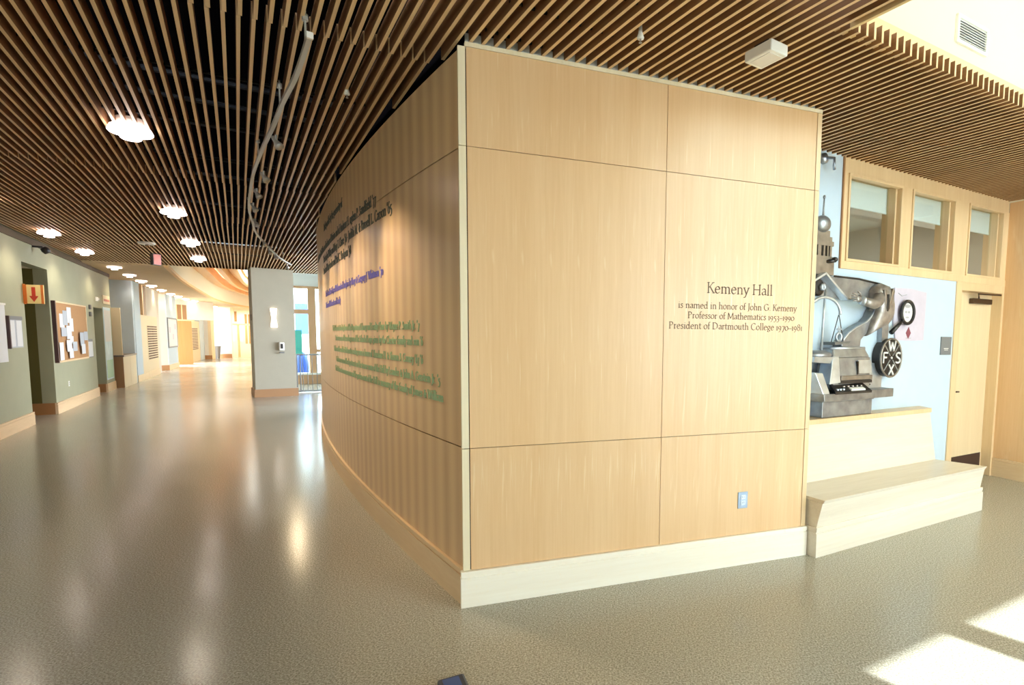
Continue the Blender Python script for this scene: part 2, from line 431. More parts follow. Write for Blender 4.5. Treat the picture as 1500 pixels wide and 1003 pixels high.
# ------------------------------------------------ curved wall
wc = structure_root('wall_curved', CW(4, 0, 0))
def curved(u0, u1, t0, t1, z0, z1, n):
    mb = MB(); us = [u0+(u1-u0)*i/n for i in range(n+1)]
    k = 0
    for i, u in enumerate(us):
        mb.v += [CW(u, t0, z0), CW(u, t1, z0), CW(u, t1, z1), CW(u, t0, z1)]
        if i:
            a = 4*(i-1); b = 4*i
            for j in range(4): mb.f.append([a+j, a+(j+1) % 4, b+(j+1) % 4, b+j])
    mb.f.append([0, 1, 2, 3]); e = 4*n; mb.f.append([e+3, e+2, e+1, e]); return mb
def cuv(p):
    q = p-CC; th = math.atan2(q.y, q.x); return ((TH0-th)*CR, p.z)
obj('core', curved(0.02, 10.2, -0.15, -0.012, 0, W_TOP-0.004, 40), 'core_dark', wc)
obj('shadow_gap', curved(0.06, 10.2, -0.16, -0.05, W_TOP-0.004, 3.94, 40), 'plenum_black', wc)
seams = [0.03, 0.81, 2.03, 3.25, 4.47, 5.69, 6.91, 8.13, 9.35, 10.2]
for a, b in zip(seams, seams[1:]):
    for z0, z1 in ((0.224, 0.9625), (0.9695, 2.6955), (2.7025, W_TOP)):
        obj('panel', curved(a+0.001, b-0.001, -0.012, 0, z0, z1, 8), 'maple_curved', wc, uvfun=cuv, smooth=False)
bc = structure_root('baseboard_curved', CW(4, 0, 0))
obj('base_board', curved(-0.008, 10.2, -0.02, 0.022, 0, 0.183, 60), 'maple_left_base', bc)
obj('base_groove', curved(0.0, 10.2, -0.02, 0.014, 0.183, 0.192, 60), 'maple_left_base', bc)
obj('base_cap', curved(-0.004, 10.2, -0.02, 0.020, 0.192, 0.222, 60), 'maple_left_base', bc)
# hidden return of the panelled box towards the alcove
wr = structure(box('wall_return', AL, -4.2, -4.06, 0.0, 0.52, 0, 3.4, 'maple_trim'))

# ------------------------------------------------ alcove wall
wa = structure_root('wall_alcove', AL(-2, 0, 0))
box('plaster', AL, -4.2, -1.045, -0.2, 0, 0, 2.28, 'white_wall', wa)
box('plaster', AL, -4.2, -3.02, -0.2, 0, 2.28, 3.5, 'white_wall', wa)
box('wood_header', AL, -3.02, 0.0, -0.2, 0.0, 3.135, 3.40, 'maple_trim', wa)
box('wood_rail', AL, -3.02, 0.0, -0.2, 0.014, 2.28, 2.352, 'maple_trim', wa, bevel=0.002)
for s0, s1 in ((-3.02, -2.955), (-2.128, -1.96), (-1.165, -0.89), (-0.13, 0.0)):
    box('wood_mullion', AL, s0, s1, -0.2, 0.006, 2.352, 3.135, 'maple_trim', wa)
box('edge_trim', AL, -3.035, -3.02, -0.02, 0.016, 2.28, 3.27, 'brown_base', wa)
for k, (s0, s1) in enumerate(((-2.955, -2.128), (-1.96, -1.165), (-0.89, -0.13))):
    w = structure_root('window_%d' % (k+1), AL((s0+s1)/2, 0, 2.352))
    for a, b, c, d in ((s0, s1, 2.352, 2.376), (s0, s1, 3.111, 3.135)):
        box('window_frame', AL, a, b, -0.03, 0.02, c, d, 'maple_trim', w, bevel=0.003)
    for a, b in ((s0, s0+0.024), (s1-0.024, s1)):
        box('window_frame', AL, a, b, -0.03, 0.02, 2.376, 3.111, 'maple_trim', w, bevel=0.003)
    for a, b in ((s0+0.024, s0+0.045), (s1-0.05, s1-0.024)):
        box('window_stop', AL, a, b, -0.12, -0.03, 2.352, 3.135, 'maple_trim', w)
    box('pane', AL, s0, s1, -0.104, -0.098, 2.352, 3.135, 'office_glass', w)
    box('blind', AL, s0+0.02, s1-0.02, -0.135, -0.122, 2.90, 3.13, 'blind_white', w)
    box('blind_bar', AL, s0+0.02, s1-0.02, -0.142, -0.118, 2.885, 2.902, 'blind_white', w, bevel=0.003)
# the office behind the glass
of = structure_root('wall_office', AL(-1.5, -3, 0))
box('back_wall', AL, -4.4, 1.2, -3.3, -3.2, 0, 3.6, 'office_wall', of)
box('side_wall', AL, -4.5, -4.4, -3.3, -0.2, 0, 3.6, 'office_wall', of)
box('side_wall', AL, 1.2, 1.3, -3.3, -0.2, 0, 3.6, 'office_wall', of)
box('office_ceiling', AL, -4.5, 1.3, -3.3, -0.2, 3.5, 3.6, 'office_wall', of)
box('ceiling_beam', AL, -4.4, 1.2, -1.2, -1.0, 3.2, 3.5, 'office_wall', of)
lamp('office_fill', 'AREA', AL(-1.5, -1.8, 3.4), 150, (1, .95, .85), 1.6)  # area light without a fixture, added to lift the dark office
lb = thing('reflection_panel', AL(-1.9, -3.2, 2.9), 'pale panel standing in for a bright reflection in the left transom window', 'board')
box('reflection_face', AL, -2.6, -1.5, -3.2, -3.17, 3.0, 3.42, 'lens_white', lb)  # pale face stands in for a reflection in the glass
box('board_frame', AL, -2.62, -1.48, -3.2, -3.18, 2.98, 3.0, 'grey_plastic', lb)
sh = thing('office_shelf', AL(-1, -3, 0), 'dim bookcase top seen low through the transom windows', 'bookcase')
box('carcass', AL, -2.6, 1.0, -3.2, -2.85, 0, 2.62, 'curtain_brown', sh)
NTH = ['first', 'second', 'third', 'fourth', 'fifth', 'sixth', 'seventh', 'eighth', 'ninth', 'tenth', 'eleventh', 'twelfth', 'thirteenth', 'fourteenth']
for i in range(12):
    s = -2.25+0.26*i+random.uniform(0, .06); h = random.uniform(.14, .28)
    c = ['book_mix', 'paper_blue', 'dark_plastic', 'poster_green', 'office_wall'][i % 5]
    b = box('file_box', AL, s, s+random.uniform(.12, .2), -3.15, -2.9, 2.622, 2.622+h, c)
    tag(b, '%s dim box from the left on the office bookcase behind the transom glass' % NTH[i], 'box', 'boxes on the office bookcase')

# door in the alcove
d1 = structure_root('door_1', AL(-0.5, 0, 0))
box('door_jamb', AL, -1.045, -0.938, -0.2, 0.014, 0, 2.28, 'maple_trim', d1, bevel=0.002)
box('door_jamb', AL, -0.047, 0.0, -0.2, 0.012, 0, 2.28, 'maple_trim', d1, bevel=0.002)
box('door_head', AL, -0.938, -0.047, -0.2, 0.012, 2.192, 2.28, 'maple_trim', d1, bevel=0.002)
leaf = box('door_leaf', AL, -0.936, -0.049, -0.145, -0.10, 0.006, 2.19, 'maple_door', d1)
box('kick_plate', AL, -0.90, -0.075, -0.10, -0.096, 0.02, 0.275, 'kick_bronze', leaf)
mb = MB(); mb.tube([AL(-0.865, -0.10, 1.055), AL(-0.865, -0.04, 1.055)], 0.011); mb.tube([AL(-0.865, -0.042, 1.055), AL(-0.76, -0.042, 1.052)], 0.009)
obj('lever_handle', mb, 'bronze_metal', leaf, smooth=True)
mb = MB(); mb.box(AL, -0.56, -0.14, -0.099, -0.045, 2.065, 2.125); obj('closer_body', mb, 'bronze_metal', leaf, bevel=0.006)
mb = MB(); mb.tube([AL(-0.40, -0.07, 2.13), AL(-0.60, 0.02, 2.165), AL(-0.12, 0.03, 2.172)], 0.010)
obj('closer_arm', mb, 'bronze_metal', leaf)

# right wall: wood panels, with a seam and baseboard; RW runs from the corner towards the window wall
RW = Frame((4.708, 6.657), 152.5)
wrt = structure_root('wall_right', RW(3, 0, 0))
box('core', RW, 0.0, 6.9, -0.16, -0.012, 0, 6.2, 'core_dark', wrt)
for i in range(5):
    box('panel', RW, 0.006+1.226*i, 1.226*(i+1), -0.012, 0.0, 0.224, 3.25, 'maple_panel', wrt)
box('upper_wall', RW, 0.0, 6.9, -0.012, 0.0, 3.25, 6.2, 'cream_wall', wrt)
br = structure_root('baseboard_right', RW(3, 0, 0))
box('base_board', RW, 0.012, 6.9, -0.01, 0.022, 0, 0.183, 'maple_left_base', br, bevel=0.002)
box('base_groove', RW, 0.012, 6.9, -0.01, 0.014, 0.183, 0.192, 'maple_left_base', br)
box('base_cap', RW, 0.012, 6.9, -0.01, 0.020, 0.192, 0.222, 'maple_left_base', br, bevel=0.003)

# ------------------------------------------------ light well (the tall space right of and behind the camera)
T_OPEN, V_OPEN = 1.343, 2.752            # edges of the slatted ceiling
ROOF = 6.2
NS = Vector((SL.d.y*1, -SL.d.x*1, 0))    # across the slats, to the right
def slat_w(v, t):                        # distance along a slat where it meets the line t = const
    p = NS*v - AL.o
    return (t - p.dot(AL.n))/SL.d.dot(AL.n)
def slat_p(v, w, z): return NS*v + SL.d*w + Vector((0, 0, z))
corner = slat_p(V_OPEN, slat_w(V_OPEN, T_OPEN), 0); sc_, tc_ = AL.st(corner)
ww = structure_root('wall_lightwell', AL(-2.5, T_OPEN, 3.3))
box('fascia', AL, sc_-0.02, 1.6, T_OPEN-0.09, T_OPEN-0.06, 3.285, 3.435, 'fascia_beige', ww)
box('upper_wall', AL, sc_-0.02, 1.6, T_OPEN-0.20, T_OPEN-0.062, 3.435, ROOF, 'lightwell_cream', ww)
w6 = slat_w(V_OPEN, 6.2)
def slat_box(name, v0, v1, wa_, wb_, z0, z1, mat, parent):
    P = [slat_p(v, w, z) for z in (z0, z1) for v, w in ((v0, wa_), (v1, wa_), (v1, wb_), (v0, wb_))]
    return obj(name, MB().hexa(P), mat, parent)
slat_box('side_fascia', V_OPEN-0.012, V_OPEN+0.008, w6, slat_w(V_OPEN, T_OPEN), 3.262, 3.46, 'fascia_beige', ww)
slat_box('upper_side_wall', V_OPEN-0.15, V_OPEN-0.012, w6, slat_w(V_OPEN, T_OPEN), 3.40, ROOF, 'cream_wall', ww)
box('lightwell_roof', AL, -9.5, 4.0, T_OPEN-0.2, 6.4, ROOF, ROOF+0.2, 'cream_wall', ww)
# vent grille on the upper wall
vg = thing('vent_grille', AL(-3.51, T_OPEN-0.06, 3.52), 'white louvred air grille high on the cream wall above the slat ends', 'vent')
for a, b, c, d in ((-3.70, -3.33, 3.515, 3.535), (-3.70, -3.33, 3.665, 3.685), (-3.70, -3.68, 3.535, 3.665), (-3.35, -3.33, 3.535, 3.665)):
    box('grille_frame', AL, a, b, T_OPEN-0.062, T_OPEN-0.045, c, d, 'white_plastic', vg)
box('grille_back', AL, -3.68, -3.35, T_OPEN-0.061, T_OPEN-0.058, 3.535, 3.665, 'grey_plastic', vg)
for i in range(8):
    z = 3.542+0.0155*i
    mb = MB(); mb.prism([AL(-3.68, T_OPEN-0.057, z+.006), AL(-3.68, T_OPEN-0.047, z), AL(-3.68, T_OPEN-0.047, z+.003), AL(-3.68, T_OPEN-0.057, z+.009)],
                        [AL(-3.35, T_OPEN-0.057, z+.006), AL(-3.35, T_OPEN-0.047, z), AL(-3.35, T_OPEN-0.047, z+.003), AL(-3.35, T_OPEN-0.057, z+.009)])
    obj('louver', mb, 'white_plastic', vg)

# window wall behind the camera
T_WIN = 6.2
PANES = [(-11.6, -10.35), (-10.15, -8.9), (-4.02, -3.27), (-3.08, -1.75), (-1.56, -0.23), (-0.04, 1.02)]  # first two panes added to throw daylight on the curved wall
wn = structure_root('wall_window', AL(-3, T_WIN, 0))
W0_, W1_ = -13.0, 1.2
box('sill_wall', AL, W0_, W1_, T_WIN, T_WIN+0.2, 0, 0.10, 'cream_wall', wn)
box('spandrel', AL, W0_, W1_, T_WIN, T_WIN+0.2, 3.0, 3.75, 'cream_wall', wn)
box('top_wall', AL, W0_, W1_, T_WIN, T_WIN+0.2, 5.85, ROOF, 'cream_wall', wn)
edges = [W0_]+[e for p in PANES for e in p]+[W1_]
box('top_wall', AL, W0_, -5.0, T_WIN+0.01, T_WIN+0.21, 3.0, ROOF, 'cream_wall', wn)
for a, b in zip(edges[::2], edges[1::2]):
    box('mullion', AL, a, b, T_WIN, T_WIN+0.2, 0.10, 3.0, 'cream_wall', wn)
    if b-a > 3: box('mullion', AL, a, b, T_WIN, T_WIN+0.2, 3.75, 5.85, 'cream_wall', wn)
    else: box('mullion', AL, a, b, T_WIN, T_WIN+0.2, 3.75, 5.85, 'cream_wall', wn)
for a, b in PANES:
    for z0, z1 in ((0.10, 3.0), (3.75, 5.85)):
        if z0 > 3 and a < -5: z1 = z0+0.02
        box('pane', AL, a, b, T_WIN+0.09, T_WIN+0.10, z0, z1, 'clear_glass' if z0 > 3 else 'tinted_glass', wn)
box('added_eave', AL, -11, 2.5, T_WIN+0.2, T_WIN+4.4, 5.9, 6.1, 'cream_wall', wn)  # unseen overhang, added to keep sun out of the upper panes
box('lightwell_end', AL, W1_, W1_+0.2, T_OPEN, T_WIN+0.2, 0, ROOF, 'cream_wall', wn)
l = bpy.data.lights.new('window_portal', 'AREA'); l.shape = 'RECTANGLE'; l.size = 2.7; l.size_y = 2.9; l.cycles.is_portal = True
o = bpy.data.objects.new('window_portal', l); col.objects.link(o); o.location = AL(-10.25, T_WIN+0.22, 1.55); o.rotation_euler = AL.n.to_track_quat('Z', 'Y').to_euler()
for i, (z0, z1) in enumerate(((0.10, 3.0), (3.75, 5.85))):
    l = bpy.data.lights.new('window_portal', 'AREA'); l.shape = 'RECTANGLE'; l.size = 5.04; l.size_y = z1-z0; l.cycles.is_portal = True
    o = bpy.data.objects.new('window_portal', l); col.objects.link(o); o.location = AL(-1.5, T_WIN+0.22, (z0+z1)/2)
    o.rotation_euler = AL.n.to_track_quat('Z', 'Y').to_euler()

# ------------------------------------------------ slatted ceiling
ceil = structure_root('ceiling', (-2, 6, Z_SLAT))
box('stair_ceiling', AL, -9.5, -3.8, -17.2, -14.3, 3.9, 3.96, 'white_wall', ceil)
box('plenum_deck', AL, -16, 1.6, -14.4, T_OPEN-0.2, 3.95, 4.05, 'plenum_black', ceil)
slat_box('plenum_deck', -3.6, V_OPEN-0.15, w6-0.4, slat_w(0, T_OPEN)-0.4, 3.95, 4.05, 'plenum_black', ceil)
PITCH_S, SW, SH = 0.0671, 0.019, 0.09
def in_box(p):                           # inside the panelled box, where no slats run
    s, t = FW.st(p); sa, ta = AL.st(p)
    if (p-CC).length < CR-0.004 and t < -0.004 and sa < -4.055: return True
    if ta < 0.0 and sa > -4.2: return True
    return False
JOINTS = [6.4, 3.6, -0.23, -4.17, -6.80, -10.6, -14.1]
pieces = []
k0 = math.ceil((-3.0-1.075)/PITCH_S)
v = 1.075+k0*PITCH_S
while v < 7.75:
    wmax = slat_w(v, -14.1)
    wmin = slat_w(v, T_OPEN) if v > V_OPEN-0.02 else slat_w(v, 6.1)
    # right end against the right wall
    runs = []; cur = None; w = wmin
    while w < wmax:
        p = slat_p(v, w, 0); ins = in_box(p)
        s_r, t_r = RW.st(p)
        bad = ins or (t_r < 0.0)
        if not bad and cur is None: cur = w
        if bad and cur is not None: runs.append((cur, w)); cur = None
        w += 0.01
    if cur is not None: runs.append((cur, wmax))
    for a, b in runs:
        cuts = sorted([slat_w(v, t) for t in JOINTS if a+0.02 < slat_w(v, t) < b-0.02])
        pts = [a]+cuts+[b]
        for q0, q1 in zip(pts, pts[1:]):
            if q1-q0 < 0.03: continue
            d = max(1.2, min((slat_p(v, q0, 1.6)-Vector((0, 0, 0))).length, (slat_p(v, q1, 1.6)).length))
            off = 0.0035*(1 if sum(1 for c in cuts if c <= q0) % 2 else -1) if cuts else 0
            vis = 1.0 if q1 > 1.2 else 0.01
            pieces.append((vis*(q1-q0)/d/d, v+off, q0+(0.003 if q0 != a else 0), q1-(0.003 if q1 != b else 0)))
    v += PITCH_S
pieces.sort(key=lambda r: -r[0])
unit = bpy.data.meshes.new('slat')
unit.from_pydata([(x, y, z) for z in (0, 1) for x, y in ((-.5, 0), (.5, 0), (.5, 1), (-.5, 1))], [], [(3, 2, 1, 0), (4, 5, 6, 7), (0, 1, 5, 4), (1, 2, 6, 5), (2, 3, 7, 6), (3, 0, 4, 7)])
unit.materials.append(MATS['slat_wood']); unit.materials.append(MATS['slat_shade'])
for i_, p_ in enumerate(unit.polygons): p_.material_index = 0 if i_ in (0, 2, 4) else 1  # bottoms and ends pale as if lit, other faces in painted shade
rz = math.atan2(-SL.d.x, SL.d.y)
rest = MB()
for i, (sz, v, q0, q1) in enumerate(pieces):
    if i < 298:
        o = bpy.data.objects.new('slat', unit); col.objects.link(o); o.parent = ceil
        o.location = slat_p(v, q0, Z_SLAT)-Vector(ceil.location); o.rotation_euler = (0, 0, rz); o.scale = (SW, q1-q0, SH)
    else:
        P = [slat_p(v+dv, w, z) for z in (Z_SLAT, Z_SLAT+SH) for dv, w in ((-SW/2, q0), (SW/2, q0), (SW/2, q1), (-SW/2, q1))]
        rest.hexa(P)
if rest.v:
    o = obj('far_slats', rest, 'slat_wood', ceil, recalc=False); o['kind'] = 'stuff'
    o.data.materials.append(MATS['slat_shade'])
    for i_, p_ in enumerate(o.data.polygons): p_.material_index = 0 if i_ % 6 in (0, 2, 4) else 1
# dark carrier rods that thread the slats, and pipes in the void above
def rod(t, va, vb, z, r, mat, name):
    mb = MB(); a = slat_p(va, slat_w(va, t), z); b = slat_p(vb, slat_w(vb, t), z); mb.tube([a, b], r, 6); obj(name, mb, mat, ceil)
for t in (0.23, 0.55, 0.87, 1.19): rod(t, 1.2, 7.4, Z_SLAT+0.045, 0.010, 'rail_black', 'carrier_rod')
for t in (-1.3, -2.4, -3.5, -4.9, -6.1, -7.6, -8.8, -10.0, -11.4, -12.7): rod(t, -3.0, 0.9, Z_SLAT+0.075, 0.010, 'rail_black', 'carrier_rod')
for t, z in ((-2.2, 3.62), (-2.85, 3.66), (-3.3, 3.6), (-4.6, 3.62), (-5.6, 3.66), (-7.2, 3.6)): rod(t, -3.0, 0.8, z, 0.022, 'conduit_grey', 'conduit')

# ------------------------------------------------ green wall of the hall
wl = structure_root('wall_left', LW(2, 0, 0))
TOPL = 3.40
def wall_piece(u0, u1, z0, z1, mat='green_wall', depth=0.2): box('plaster', LW, u0, u1, -depth, 0, z0, z1, mat, wl)
wall_piece(-15, 1.61, 0, TOPL); wall_piece(1.61, 3.10, 2.80, TOPL); wall_piece(3.10, 6.88, 0, TOPL)
wall_piece(6.88, 7.95, 2.235, TOPL); wall_piece(7.95, 9.10, 0, TOPL)
for u0, u1, zt in ((1.61, 3.10, 2.80), (6.88, 7.95, 2.235)):          # the two passages
    box('passage_jamb', LW, u1, u1+0.2, -1.6, -0.2, 0, zt, 'olive_wall', wl)
    box('passage_jamb', LW, u0-0.2, u0, -1.6, -0.2, 0, zt, 'olive_wall', wl)
    box('passage_back', LW, u0-0.2, u1+0.2, -1.8, -1.6, 0, zt, 'olive_wall', wl)
    box('passage_head', LW, u0-0.2, u1+0.2, -1.8, -0.2, zt, zt+0.1, 'cream_wall', wl)
bl = structure_root('baseboard_left', LW(2, 0, 0))
for u0, u1 in ((-15, 1.63), (3.08, 6.90), (7.93, 9.12)):
    box('base_board', LW, u0, u1, -0.02, 0.022, 0, 0.183, 'maple_left_base', bl)
    box('base_groove', LW, u0, u1, -0.02, 0.014, 0.183, 0.192, 'maple_left_base', bl)
    box('base_cap', LW, u0, u1, -0.02, 0.020, 0.192, 0.222, 'maple_left_base', bl)
for u in (3.08, 7.93): box('jamb_base', LW, u, u+0.03, -1.6, -0.02, 0, 0.222, 'brown_base', bl)
box('cornice', LW, -15, 9.1, 0.0, 0.02, 3.15, 3.262, 'curtain_dark', wl)

# ------------------------------------------------ plain curved soffit, its fascia and the skylit space beyond
EDGE = [(-10.95, 13.84), (-13.43, 17.58), (-16.27, 22.19), (-19.82, 28.22), (-22.0, 33.0), (-23.4, 37.2), (-24.6, 43.0)]
def smooth_path(P, n=6):
    out = []
    P = [Vector((*p, 0)) for p in P]; Q = [P[0]*2-P[1]]+P+[P[-1]*2-P[-2]]
    for i in range(1, len(Q)-2):
        for k in range(n):
            t = k/n; a, b, c, d = Q[i-1:i+3]
            out.append(0.5*((2*b)+(c-a)*t+(2*a-5*b+4*c-d)*t*t+(3*b-a-3*c+d)*t**3))
    out.append(P[-1]); return out
edge = smooth_path(EDGE)
so = structure_root('soffit', (-18, 22, 3.22))
wallline = [Vector((*p, 0)) for p in ((-12.6, 12.9), (-16.2, 17.8), (-18.8, 21.9), (-22.0, 26.6), (-25.4, 33.6), (-27.5, 38), (-28.5, 43))]
wline = smooth_path([(p.x, p.y) for p in wallline])
mb = MB(); Z0 = 3.235
n = len(edge); k0 = 0
for z in (Z0, Z0+0.06):
    mb.v += [e+Vector((0, 0, z)) for e in edge]+[w+Vector((0, 0, z)) for w in wline]
for i in range(n-1):
    mb.f.append([i, i+1, n+i+1, n+i]); mb.f.append([2*n+i, 3*n+i, 3*n+i+1, 2*n+i+1]); mb.f.append([i, 2*n+i, 2*n+i+1, i+1])
mb.f.append([0, n, 3*n, 2*n])
obj('soffit_board', mb, 'soffit_tan', so)
def ribbon(path, off, z0, z1, th):
    mb = MB(); n = len(path)
    for i, p in enumerate(path):
        d = (path[min(i+1, n-1)]-path[max(0, i-1)]).normalized(); q = Vector((d.y, -d.x, 0))
        for t, z in ((off, z0), (off+th, z0), (off+th, z1), (off, z1)): mb.v.append(p+q*t+Vector((0, 0, z)))
        if i:
            a = 4*(i-1); b = 4*i
            for j in range(4): mb.f.append([a+j, a+(j+1) % 4, b+(j+1) % 4, b+j])
    mb.f.append([0, 1, 2, 3]); e = 4*(n-1); mb.f.append([e+3, e+2, e+1, e]); return mb
obj('soffit_lip', ribbon(edge, -0.02, Z0-0.01, Z0+0.07, 0.09), 'soffit_edge', so)
obj('lightwell_fascia', ribbon(edge, -0.03, Z0+0.06, 4.0, 0.06), 'cream_wall', so)
obj('upper_band', ribbon(edge, 0.03, 4.0, 4.12, 0.30), 'beam_wood', so)
obj('upper_band', ribbon(edge, 0.33, 3.92, 4.30, 0.14), 'beam_wood', so)
obj('upper_band', ribbon(edge, 0.75, 4.00, 4.40, 0.16), 'beam_wood', so)
obj('upper_band', ribbon(edge, 1.20, 4.10, 4.50, 0.16), 'beam_wood', so)
obj('roof_board', ribbon(edge, 0.02, 4.42, 4.50, 1.42), 'beam_wood', so)
obj('skylight_panel', ribbon(edge, 1.44, 4.45, 4.47, 2.0), 'skylight_sheet', so)
HR = Frame((-9.0, 14.6), -30.4)
whr = structure_root('wall_hall_right', HR(15, -0.1, 0))
box('hall_wall', HR, 0.35, 30, 0.0, 0.2, 0, 0.5, 'cream_wall', whr)
box('hall_wall', HR, 0.35, 30, 0.0, 0.2, 3.0, 5.2, 'cream_wall', whr)
for i in range(4):
    a_ = 6.5+4.5*i
    box('hall_wall', HR, 0.35 if i == 0 else a_-3.8, a_ if i < 3 else 30, 0.0, 0.2, 0.5, 3.0, 'cream_wall', whr)
    if i < 3: box('pane', HR, a_, a_+0.7, 0.09, 0.10, 0.5, 3.0, 'tinted_glass', whr)
l = bpy.data.lights.new('window_portal', 'AREA'); l.shape = 'RECTANGLE'; l.size = 20.0; l.size_y = 2.5; l.cycles.is_portal = True
o = bpy.data.objects.new('window_portal', l); col.objects.link(o); o.location = HR(14, 0.25, 1.75); o.rotation_euler = HR.n.to_track_quat('Z', 'Y').to_euler()
box('end_beam', AL, -16.5, -6.0, -14.25, -14.13, Z_SLAT+0.02, 3.9, 'core_dark', ceil)

# ================================================================== the hall beyond
# short wall with a pale poster, counter niche
CO = Frame((-13.992, 15.975), -31.9)
hall = structure_root('wall_hall', (-18, 22, 0))
box('niche_back', CO, -1.2, 6.0, -0.8, -0.6, 0, 3.40, 'grey_wall', hall)
box('niche_side', CO, 1.95, 2.2, -0.6, -0.02, 0, 3.35, 'white_wall', hall)
t = thing('wooden_door', CO(3.7, -0.6, 0), 'orange brown wooden door in the niche behind the counter', 'door')
box('door_slab', CO, 2.85, 4.65, -0.60, -0.57, 0.0, 2.32, 'brown_door', t)
box('door_casing', CO, 2.75, 2.85, -0.60, -0.55, 0, 2.4, 'maple_door', t); box('door_casing', CO, 4.65, 4.75, -0.60, -0.55, 0, 2.4, 'maple_door', t)
box('door_casing', CO, 2.75, 4.75, -0.60, -0.55, 2.32, 2.4, 'maple_door', t)
t = thing('counter', CO(1.05, -0.25, 0), 'cream fronted counter with dark top standing in the niche of the left hall', 'counter')
box('side_panel', CO, 0.0, 0.04, -0.55, 0.0, 0, 0.90, 'counter_side', t)
box('front_panel', CO, 0.04, 1.0, -0.03, 0.0, 0, 0.90, 'cream_panel', t); box('front_panel', CO, 1.006, 1.94, -0.03, 0.0, 0, 0.90, 'cream_panel', t)
box('carcass', CO, 0.04, 1.94, -0.55, -0.03, 0, 0.90, 'counter_side', t)
box('worktop', CO, -0.03, 1.94, -0.58, 0.03, 0.90, 0.945, 'counter_top', t, bevel=0.004)
t = thing('poster', LW(8.45, 0, 0.3), 'tall pale blue and white poster on the wall end before the counter', 'poster')
box('sheet', LW, 8.0, 8.92, 0.0, 0.012, 0.32, 2.28, 'poster_cyan', t)  # sheet colour brightened for window light reflecting off it
box('picture_field', LW, 8.05, 8.87, 0.012, 0.015, 1.35, 2.2, 'paper_white', t)
box('picture_field', LW, 8.05, 8.87, 0.012, 0.015, 0.36, 0.85, 'poster_green', t)
t = thing('room_sign', LW(8.47, 0, 2.36), 'pale square sign above the blue poster at the end of the green wall', 'sign')
box('sign_plate', LW, 8.03, 8.92, 0.0, 0.02, 2.37, 2.60, 'cream_panel', t); box('sign_band', LW, 8.1, 8.85, 0.02, 0.024, 2.44, 2.5, 'exit_red', t)
tag(box('side_screen', CO, 0.1, 0.16, -0.52, -0.02, 0.946, 2.31, 'cream_panel'), 'narrow cream upright panel standing on the left end of the counter', 'panel')

def louver_unit(fr, s0, s1, z0, z1, name_label, n=14):
    t = thing('louver_panel', fr((s0+s1)/2, 0, z0), name_label, 'vent')
    box('louver_back', fr, s0, s1, 0.0, 0.008, z0, z1, 'cream_panel', t)
    h = (z1-z0)/n
    for c0, c1 in ((s0+0.06, (s0+s1)/2-0.03), ((s0+s1)/2+0.03, s1-0.06)):
        for i in range(n):
            box('louver', fr, c0, c1, 0.006, 0.02, z0+h*(i+.25), z0+h*(i+.75), 'louver_dark', t)
# wall with a louvred panel, tinted by daylight
W3 = Frame((-15.285, 18.001), -31.7)
w3 = structure_root('wall_niche', W3(2, 0, 0))
box('column', W3, -0.25, 0.76, -0.6, 0.02, 0, 3.35, 'white_wall', w3)
box('low_panel', W3, 0.76, 4.2, -0.4, 0.0, 0, 2.2, 'cream_panel', w3)
box('upper_wall', W3, 2.2, 4.9, -0.42, -0.02, 2.2, 3.40, 'grey_wall', w3)
box('upper_wall', W3, 4.2, 4.9, -0.42, -0.02, 0, 2.2, 'grey_wall', w3)
box('upper_back', W3, 0.5, 2.4, -0.5, -0.4, 2.2, 3.40, 'curtain_brown', w3)
box('post', W3, 1.4, 1.55, -0.4, 0.0, 2.2, 3.35, 'maple_trim', w3)
box('baseboard', W3, -0.25, 4.2, 0.0, 0.03, 0, 0.22, 'maple_door', w3)
louver_unit(W3, 1.95, 3.98, 0.63, 1.86, 'large louvred grille in the cream panel just past the counter')
G2 = Frame((-18.787, 23.19), 1.0)
w4 = structure_root('wall_bay', G2(0, 0, 0))
box('face', G2, -1.6, 0.49, -0.5, 0, 0, 3.40, 'grey_wall', w4)
box('baseboard', G2, -0.02, 0.49, 0.0, 0.03, 0, 0.22, 'brown_base', w4)
F2 = Frame((-18.779, 23.671), -30.5)
w5 = structure_root('wall_fin', F2(1, 0, 0))
box('face', F2, -0.02, 2.6, -0.5, 0.0, 0, 3.40, 'white_wall', w5)
box('baseboard', F2, -0.02, 2.6, 0.0, 0.03, 0, 0.22, 'maple_door', w5)
t = thing('notice_board', F2(1.3, 0, 1), 'white framed notice board on the bright fin before the orange door', 'board')
box('board', F2, 0.1, 2.5, 0.0, 0.02, 1.0, 2.2, 'paper_white', t)
for a, b, c, d in ((0.06, 2.54, 0.95, 1.0), (0.06, 2.54, 2.2, 2.25), (0.06, 0.12, 1.0, 2.2), (2.48, 2.54, 1.0, 2.2)): box('board_frame', F2, a, b, 0.0, 0.04, c, d, 'grey_plastic', t)
for a, c in ((0.4, 1.6), (1.2, 1.3), (1.8, 1.75)): box('print', F2, a, a+.35, 0.02, 0.024, c, c+.25, 'poster_lilac', t)
D5 = Frame((-21.476, 27.739), 8.5)
w6_ = structure_root('wall_entry', D5(0.3, 0, 0))
t = thing('entry_door', D5(0.35, 0, 0), 'orange brown door with brown transom at the far end of the left hall', 'door')
box('door_slab', D5, -0.35, 0.80, -0.1, 0.0, 0, 2.2, 'brown_door', t); box('transom', D5, -0.35, 0.55, -0.1, 0.0, 2.25, 3.0, 'curtain_brown', t)
for s in (-0.05, 0.25): box('transom_bar', D5, s, s+.05, 0.0, 0.02, 2.25, 3.0, 'maple_trim', t)
box('door_rail', D5, -0.35, 0.95, -0.1, 0.02, 2.2, 2.27, 'maple_trim', t)
